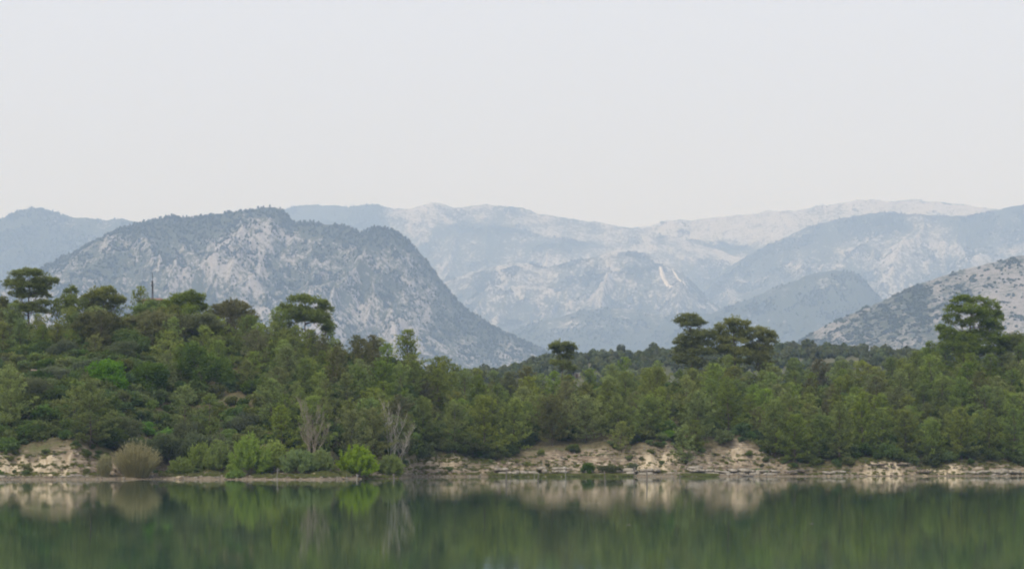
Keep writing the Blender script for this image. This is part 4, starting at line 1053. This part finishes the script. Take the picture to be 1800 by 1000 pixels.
# ------------------------------------------------------------------ rock ledges along the water: each bed of stone a part
def rock_bed(name, L, z0, z1, y0, y1, seed, mat, parent, step=0.55, rough=0.35):
    r = np.random.default_rng(seed)
    n = max(4, int(L / step)); x = np.linspace(0, L, n) + np.concatenate([[0], r.uniform(-0.2, 0.2, n - 2), [0]])
    end = np.minimum(1, np.minimum(x, L - x) / (0.12 * L + 0.3)) ** 0.6
    f = y0 + rough * (fbm(x * 0.6 + seed, 0.0, seed, 3) + r.uniform(-0.35, 0.35, n)) + (1 - end) * 0.10 * (y1 - y0)
    blk = np.cumsum(r.random(n) < 0.35); hb = r.uniform(0.45, 1.05, n + 1)[blk]; fb = r.uniform(-0.4, 0.4, n + 1)[blk]; f = f + fb
    top = z0 + (z1 - z0) * hb * (0.82 + 0.18 * end) * (1 + 0.08 * r.uniform(-1, 1, n)); bot = np.full(n, z0) - 0.02
    chip = r.uniform(0.04, 0.22, n)
    V = np.stack([np.stack([x, f + chip * 0.5, bot], 1), np.stack([x, f, bot + 0.55 * (top - bot)], 1), np.stack([x, f + chip, top], 1), np.stack([x, np.full(n, y1), top + 0.05], 1), np.stack([x, np.full(n, y1), bot], 1)], 1).reshape(-1, 3)
    Q = []
    for i in range(n - 1):
        for j in range(5):
            a, b = i * 5 + j, i * 5 + (j + 1) % 5
            Q.append([b, a, a + 5, b + 5])
    m = MB(); m.raw(V, Q)
    m.t.append(np.array([[0, 1, 2], [0, 2, 3], [0, 3, 4]])); m.t.append(np.array([[0, 2, 1], [0, 3, 2], [0, 4, 3]]) + (n - 1) * 5); m.ttint.append(np.full(6, 0.5))
    return m.build(name, mat, parent)
def ledge(label, p0, p1, d, ytop, ybot, seed, mat='ledge', beds=3, depth=2.2, tilt=0.0):
    a = on_shore(p0, d); b = on_shore(p1, d)
    L = float(np.hypot(b[0] - a[0], b[1] - a[1]))
    Y = 0.5 * (a[1] + b[1]); z0 = PZ(ybot, Y) - 0.35; H = PZ(ytop, Y) - z0
    t = thing('rock_ledge', label, 'rock', (a[0], a[1], z0), 0, (1, 1, 1), 'rock ledges along the shore')
    t.rotation_euler = (0, -tilt, math.atan2(b[1] - a[1], b[0] - a[0]))
    r = np.random.default_rng(seed)
    zz = 0.0
    for i in range(beds):
        h = H / beds * r.uniform(0.8, 1.2) if i < beds - 1 else H - zz
        x = L * r.uniform(0, 0.06) * (i > 0)
        while x < L - 0.4:
            w = min(r.uniform(0.9, 3.2), L - x)
            if r.random() < 0.86 - 0.22 * i:
                o = rock_bed('slab', w * 0.97, 0, h * r.uniform(0.55, 1.05), 0.30 * i + r.uniform(-0.45, 0.45), depth + 0.3 * i, seed * 97 + i * 31 + int(x * 10), M[mat], t, 0.3, 0.25)
                o.location = (x, 0, zz - 0.1); o.rotation_euler = (r.normal(0, 0.05), r.normal(0, 0.05), r.normal(0, 0.06))
            x += w
        zz += h * 0.85
for i, a in enumerate([
        ('long white slab at the foot of the bank, rising to the right', 864, 962, 2.6, 818, 829, 1, 'ledge', 2, 2.0, 0.02),
        ('short white slab just past the long one', 974, 1002, 2.8, 816, 826, 2, 'ledge', 2, 1.6, 0.03),
        ('thin pale slab above the grassy strip in front of the cream face', 1022, 1120, 2.4, 823, 831, 3, 'ledge', 2, 2.0, 0.025),
        ('white slab directly below the cream face', 1122, 1216, 2.8, 820, 831, 4, 'ledge', 2, 2.2, 0.0),
        ('thick layered pale ledge with dark hollows at the end of the bank', 1218, 1300, 2.6, 815, 831, 5, 'ledge', 3, 2.6, 0.0),
        ('rounded end of the pale layered ledge, whitest of all', 1302, 1374, 2.4, 813, 831, 6, 'ledge', 3, 2.6, 0.0),
        ('low broken grey ledge under the leaning pines', 1384, 1442, 1.6, 822, 832, 7, 'darkrock', 3, 1.6, 0.0),
        ('low pale broken ledge left of the cream block', 1446, 1506, 1.6, 824, 832, 8, 'ledge', 2, 1.6, 0.0),
        ('thin brown lip of rock on the top of the cream block', 1522, 1606, 2.6, 811, 817, 9, 'darkrock', 2, 1.6, 0.0),
        ('small dark ledge in the gap between the cream blocks', 1612, 1642, 1.4, 823, 833, 10, 'darkrock', 2, 1.4, 0.0),
        ('flat grey ledge running to the right photo edge', 1696, 1830, 1.6, 822, 832, 11, 'ledge', 2, 2.0, 0.0),
        ('dark brown rock wall of the grassy terrace high on the left slope', 2, 74, 47, 645, 656, 12, 'darkrock', 3, 2.0, 0.0),
        ('short brown rock step beside the terrace wall', 78, 128, 46, 648, 658, 13, 'darkrock', 2, 2.0, 0.0),
        ('low stony lip on the left beach between tamarisk and willow', 290, 392, 3.2, 833, 838, 14, 'ledge', 2, 1.4, 0.0),
        ('thin pale lip on the grassy spit', 520, 584, 4.6, 835, 839, 15, 'ledge', 1, 1.2, 0.01),
        ('pale rock at the left photo edge by the water', -30, 12, 1.6, 832, 840, 16, 'ledge', 2, 1.4, 0.0)]):
    ledge(*a)

# loose boulders on the shore
def boulder_mesh(seed, mat):
    import bmesh
    bm = bmesh.new(); bmesh.ops.create_icosphere(bm, subdivisions=2, radius=1.0)
    r = np.random.default_rng(seed); ph = r.uniform(0, 6, 6)
    for v in bm.verts:
        c = v.co
        k_ = 1 + 0.22 * math.sin(c.x * 2.3 + ph[0]) * math.sin(c.y * 2.1 + ph[1]) + 0.16 * math.sin(c.z * 3 + ph[2] + c.x * 2) + r.uniform(-0.10, 0.10)
        q = c * k_
        v.co = Vector((max(-0.85, min(0.9, q.x)), max(-0.8, min(0.85, q.y)) * 0.8, max(-0.5, min(0.6, q.z)) * 0.75))
    me = bpy.data.meshes.new('boulder'); bm.to_mesh(me); bm.free(); me.materials.append(mat); return me
bms = [boulder_mesh(i, M['ledge' if i % 3 else 'marl']) for i in range(6)] + [boulder_mesh(9, M['darkrock'])]
r = np.random.default_rng(77)
zones = [('on the left beach', -10, 170, 1.0, 5.0, 13), ('on the beach past the tamarisk', 285, 400, 1.0, 5.0, 9), ('on the spit', 480, 600, 1.0, 7, 6), ('below the brown bank', 715, 860, 1.0, 6, 10), ('on the slope of the middle bank', 880, 1110, 3.5, 10, 16),
         ('below the bare scar of the bank', 1225, 1370, 3.5, 11, 16), ('among the low ledges', 1390, 1505, 0.6, 2.4, 10), ('by the cream blocks', 1600, 1790, 0.4, 2.2, 9)]
for zn, p0, p1, d0, d1, n in zones:
    for i, px in enumerate(np.linspace(p0, p1, n) + r.uniform(-4, 4, n)):
        q = on_shore(px, r.uniform(d0, d1)); s_ = r.uniform(0.16, 0.42)
        o = link('boulder', bms[int(r.integers(0, 7))])
        o.location = q + np.array([0, 0, s_ * 0.12]); o.rotation_euler = (r.uniform(-0.2, 0.2), r.uniform(-0.2, 0.2), r.uniform(0, 6.28)); o.scale = (s_ * r.uniform(1, 1.7), s_, s_ * r.uniform(0.7, 1.1))
        tag(o, 'small pale boulder %s, %s from its left end' % (zn, ordn[i]), 'rock', 'loose boulders on the shore')
# stones too small to count
st = MB()
def pebble_src(i):
    m = MB(); rr = np.random.default_rng(800 + i)
    m.box((0, 0, 0.03), (0.10, 0.08, 0.05)); m.v[0] = m.v[0] + rr.normal(0, 0.022, m.v[0].shape)
    return [('stone', m.mesh('stone', M['ledge' if i % 3 else 'darkrock']))]
source('stone', [pebble_src(i) for i in range(6)])
n = 5200
px = r.uniform(-40, 1840, n); d = r.uniform(0.1, 13, n); X = PX(px, 410.0)
for _ in range(4):
    Y = shore(X) + d; X = PX(px, Y)
c_, r_, b_ = bank(X); ub = (d - b_) / r_
ok = (ub < 1.1) & (r.random(n) < np.where(ub < 0, 0.55, 0.9))
X, Y = X[ok], Y[ok]
scatter('stones', 'stone', np.stack([X, Y, ground_z(X, Y)], 1), r.uniform(0.5, 1.9, len(X)), 'loose stones littering beach and bank', 21)
# grass on the green strips of the shore
def tuft_src(i):
    m = MB(); rr = np.random.default_rng(850 + i); C = rr.normal(0, 0.16, (14, 3)); C[:, 2] = 0
    tufts(m, C, np.tile([0, 0, 1.0], (14, 1)), 5, 0.26, 0.02, 0.35, rr, rr.uniform(0.2, 0.9))
    return [('tuft', m.mesh('tuft', M['grass']))]
source('grass_tuft', [tuft_src(i) for i in range(5)])
Gx, Gy = [], []
for p0, p1, d0, d1, n in ((545, 620, 2, 9, 260), (860, 1112, 0.0, 2.6, 900), (1195, 1262, 0.0, 2.8, 260), (-20, 130, 49, 66, 900), (40, 100, 13, 24, 300), (1270, 1320, 40, 52, 260), (640, 720, 0.2, 2.5, 120), (440, 540, 1.5, 5, 140), (880, 1370, 4, 10, 700), (720, 870, 2, 8, 420), (-20, 180, 4, 10, 420), (280, 420, 3, 8, 260), (1385, 1800, 1.5, 5, 700)):
    px = r.uniform(p0, p1, n); d = r.uniform(d0, d1, n); X = PX(px, 420.0)
    for _ in range(4):
        Y = shore(X) + d; X = PX(px, Y)
    Gx.append(X); Gy.append(Y)
Gx = np.concatenate(Gx); Gy = np.concatenate(Gy)
scatter('grass', 'grass_tuft', np.stack([Gx, Gy, ground_z(Gx, Gy)], 1), r.uniform(0.5, 1.25, len(Gx)), 'short yellow-green grass on the shore strips and terrace', 22)

# ------------------------------------------------------------------ stakes and dead wood at the water
def stake(label, px, ybase, ytop, w=0.09, lean=(0, 0), mat='deadwood', snag=False):
    Y = CAMZ * K / (ybase - HOR); X = PX(px, Y); h = (ybase - ytop) / K * Y
    m = MB(); t = np.linspace(-0.8 / h, 1, 7)
    rr = np.random.default_rng(int(px))
    P = np.stack([lean[0] * h * t + 0.03 * np.sin(t * 5 + px), lean[1] * h * t, h * t], 1)
    m.tube(P, w * (1.05 - 0.45 * np.clip(t, 0, 1)) * rr.uniform(0.85, 1.15, 7), 7)
    if snag:
        m.tube(np.array([[lean[0] * h * 0.55, 0, h * 0.55], [0.28, -0.1, h * 0.75], [0.34, -0.1, h * 0.95]]), [w * 0.5, w * 0.35, w * 0.15], 5)
        m.tube(np.array([[lean[0] * h * 0.75, 0, h * 0.75], [-0.18, 0.1, h * 0.9]]), [w * 0.4, w * 0.12], 5)
    o = m.build('stake', M[mat], None, True); o.location = (X, Y, 0)
    tag(o, label, 'stake', 'dead stakes standing in the shallows')
stake('bleached leaning dead stem before the low willow clump', 487, 843, 822, 0.07, (0.04, 0), 'deadpale', True)
stake('short bleached stub beside the leaning dead stem', 493, 842, 834, 0.10, (-0.1, 0), 'deadwood')
stake('tiny stick in the shallows right of the leaning stem', 503, 841.5, 833, 0.05)
stake('thin pale stick in front of the round willow', 609, 843, 833, 0.035, (0, 0), 'deadpale')
stake('forked pale stump in front of the round willow', 627, 842, 833, 0.13, (0.05, 0), 'deadpale', True)
stake('dark stump where the spit ends', 692, 842, 832, 0.13, (0, 0), 'deadwood', True)
stake('tall dark stake in front of the long white slab', 890, 847, 824, 0.11)
stake('faint short stake beside the tall one at the long slab', 897, 845, 835, 0.05)
stake('dark stake in the shallows before the grassy strip', 946, 847, 833, 0.09)
stake('pale thin stake behind the dark one at the grassy strip', 939, 842, 826, 0.05, (0.1, 0), 'deadpale')
stake('thin pale stake below the short white slab', 994, 845, 820, 0.05, (0, 0), 'deadpale')
stake('slim dark stake left of the cream face', 1063, 847, 828, 0.08)
stake('tall pole with a pale tip below the cream face', 1115, 848, 820, 0.09, (0.02, 0), 'deadwood', True)
stake('tallest dark stake below the cream face', 1137, 850, 825, 0.11)
stake('short crooked stake below the small bank pine', 1195, 843, 833, 0.10, (0.08, 0), 'deadwood', True)
stake('tiny stub left of the crooked stake', 1184, 841, 836, 0.07)
stake('tiny stub between the tallest and the crooked stake', 1162, 841, 836, 0.08)
stake('thin stick standing right of the floating log', 1348, 842, 830, 0.05)
stake('slanting stick right of the floating log', 1325, 844, 834, 0.05, (-0.25, 0))

def driftwood(label, pts, radii, mat, branches=()):
    """pts: (px, d, height above the ground)"""
    P = np.array([on_shore(p[0], p[1]) + np.array([0, 0, p[2]]) for p in pts]); O = P[0].copy()
    m = MB(); m.tube(P - O, radii, 7)
    for a, e, rb in branches:
        p = P[a] - O; m.tube(np.array([p, p + np.array(e) * 0.6 + np.array([0, 0, 0.05]), p + np.array(e)]), [rb, rb * 0.7, rb * 0.25], 5)
    o = m.build('driftwood', M[mat], None, True); o.location = O
    tag(o, label, 'driftwood', 'driftwood along the waterline')
driftwood('dark log lying in the water below the bare scar', [(1296, 0.6, 0.35), (1306, 0.2, 0.22), (1316, -0.2, 0.16), (1325, -0.4, 0.22)], [0.08, 0.14, 0.16, 0.12], 'deadwood', [(2, (0.3, -0.2, 0.3), 0.05)])
driftwood('bleached forked branch on the left beach', [(118, 2.2, 0.1), (130, 2.0, 0.35), (142, 1.6, 0.45), (150, 1.2, 0.15)], [0.10, 0.10, 0.08, 0.05], 'deadpale', [(2, (-0.7, -0.2, -0.35), 0.06), (1, (0.5, 0.2, 0.4), 0.05), (1, (-0.8, 0.1, 0.3), 0.05)])
driftwood('grey branch at the waterline near the left photo edge', [(12, 0.9, 0.1), (24, 0.6, 0.2), (36, 0.9, 0.28)], [0.10, 0.09, 0.05], 'deadwood', [(1, (0.5, -0.2, 0.3), 0.05)])
driftwood('twisted dead branch under the big tamarisk', [(262, 1.2, 0.1), (274, 0.9, 0.4), (282, 0.6, 0.1)], [0.08, 0.07, 0.04], 'deadwood', [(1, (0.3, 0, 0.5), 0.04)])
driftwood('fallen dark trunk among the low ledges', [(1384, 1.4, 0.55), (1402, 1.3, 0.9), (1424, 1.2, 1.0)], [0.14, 0.12, 0.07], 'deadwood', [(1, (0.5, -0.3, 0.4), 0.05), (2, (0.6, 0, -0.2), 0.04)])
driftwood('bleached snag standing on the low pale ledge', [(1466, 1.2, 0.3), (1471, 1.1, 0.8), (1475, 1.1, 0.55)], [0.10, 0.09, 0.05], 'deadpale', [(1, (0.5, 0, -0.5), 0.06)])

# ------------------------------------------------------------------ house and mast on the hill top
k = NT('cream_render'); n1 = k.noise(k.coords(), 1.2, 5)
M['wall'] = k.finish(k.ramp(n1, [(0.3, (0.40, 0.34, 0.23)), (0.7, (0.56, 0.49, 0.35))]), 0.9, n1, 0.2, 0.02)
k = NT('clay_roof'); n1 = k.noise(k.coords((1, 4, 1)), 3, 4)
M['roof'] = k.finish(k.ramp(n1, [(0.3, (0.17, 0.105, 0.075)), (0.7, (0.27, 0.17, 0.12))]), 0.9, n1, 0.4, 0.05)
k = NT('window_glass'); M['glass'] = k.finish((0.03, 0.035, 0.04), 0.15, spec=0.5)
k = NT('white_paint'); n1 = k.noise(k.coords(), 3, 4); M['white'] = k.finish(k.mix(n1, (0.62, 0.60, 0.56), (0.80, 0.79, 0.76)), 0.7)
k = NT('mast_steel'); n1 = k.noise(k.coords(), 4, 3); M['steel'] = k.finish(k.mix(n1, (0.05, 0.05, 0.055), (0.10, 0.10, 0.11)), 0.6)
foot = on_shore(270, 101); s_ = foot[1] / K
hw = 19 * s_; hh = PZ(529, foot[1]) - foot[2] + 0.3
t = thing('hilltop_house', 'cream house with a brown roof half hidden by pines beside the mast', 'house', foot - np.array([0, 0, 0.3]))
m = MB(); m.box((0, 2.2, hh / 2), (hw, 2.2, hh / 2)); w_ = m.build('wall', M['wall'], t)
m = MB(); m.box((0, 2.2, hh + 0.12), (hw + 0.35, 2.6, 0.11))
zr = hh + 0.24
m.raw([(-hw - 0.25, -0.3, zr), (hw + 0.25, -0.3, zr), (hw + 0.25, 4.7, zr), (-hw - 0.25, 4.7, zr), (-hw * 0.5, 2.2, zr + 0.45), (hw * 0.5, 2.2, zr + 0.45)], [[0, 1, 5, 4], [2, 3, 4, 5], [1, 2, 5, 5], [3, 0, 4, 4]][:2])
m.t.append(np.array([[1, 2, 5], [3, 0, 4]]) + m.n - 6); m.ttint.append(np.full(2, 0.5))
m.build('roof', M['roof'], t)
for wx_ in (-0.55, 0.05, 0.62):
    m = MB(); m.box((wx_ * hw, -0.03, hh - 0.75), (0.30, 0.05, 0.42)); f_ = m.build('window', M['white'], t)
    m = MB(); m.box((wx_ * hw, -0.09, hh - 0.75), (0.23, 0.02, 0.35)); m.build('pane', M['glass'], f_)
m = MB(); m.box((0.3 * hw, -0.03, 1.3), (0.45, 0.05, 1.05)); m.build('door', M['roof'], t)
foot = on_shore(268, 97); mh = PZ(480, foot[1]) - foot[2]
t = thing('radio_mast', 'thin dark radio mast rising above the pines on the ridge', 'mast', foot)
m = MB()
for a in (0, 2.09, 4.19):
    m.tube(np.array([[0.24 * math.cos(a), 0.24 * math.sin(a), -0.2], [0.13 * math.cos(a), 0.13 * math.sin(a), mh * 0.80]]), [0.05, 0.05], 5)
for i in range(26):
    z = mh * 0.80 * i / 26; q = 0.24 - 0.11 * i / 26
    for a in (0, 2.09, 4.19):
        m.tube(np.array([[q * math.cos(a), q * math.sin(a), z], [q * math.cos(a + 2.09), q * math.sin(a + 2.09), z + mh * 0.03]]), [0.025, 0.025], 4)
m.build('lattice', M['steel'], t)
m = MB(); m.tube(np.array([[0, 0, mh * 0.66], [0, 0, mh]]), [0.07, 0.05], 6); m.build('rod', M['steel'], t)
for zf in (0.80, 0.845):
    m = MB(); m.box((0.0, -0.2, mh * zf), (0.16, 0.08, 0.30)); m.build('antenna', M['steel'], t)
m = MB(); m.box((-0.25, -0.1, mh * 0.83), (0.06, 0.06, 0.16)); m.build('antenna', M['white'], t)
# a white roof edge that shows between the pines
foot = np.array([PX(1012, Ys), Ys, float(far_z(PX(1012, Ys), Ys))])
t = thing('garden_shed', 'small shed with a white roof glinting between the pines', 'shed', foot - np.array([0, 0, 0.3]))
m = MB(); m.box((0, 1.5, 1.2), (1.7, 1.5, 1.2)); m.build('wall', M['wall'], t)
m = MB(); m.box((0, 1.5, 2.5), (2.0, 1.8, 0.09)); m.build('roof', M['white'], t)
m = MB(); m.box((0.5, -0.02, 1.0), (0.45, 0.03, 0.95)); m.build('door', M['roof'], t)
# drifting bits on the water
for px, py, lb in ((1105, 922, 'pale twig floating on the lake below the cream face'), (1427, 920, 'pale twig floating on the lake far out to the right')):
    Y = CAMZ * K / (py - HOR)
    m = MB(); m.tube(np.array([[-0.12, 0, 0.0], [0, 0.02, 0.008], [0.11, 0.03, 0.003]]), [0.007, 0.009, 0.005], 6)
    m.tube(np.array([[0.0, 0.02, 0.015], [0.07, 0.06, 0.04]]), [0.008, 0.003], 4)
    o = m.build('floating_twig', M['deadpale'], None, True); o.location = (PX(px, Y), Y, 0.004)
    tag(o, lb, 'twig', 'twigs afloat on the lake')
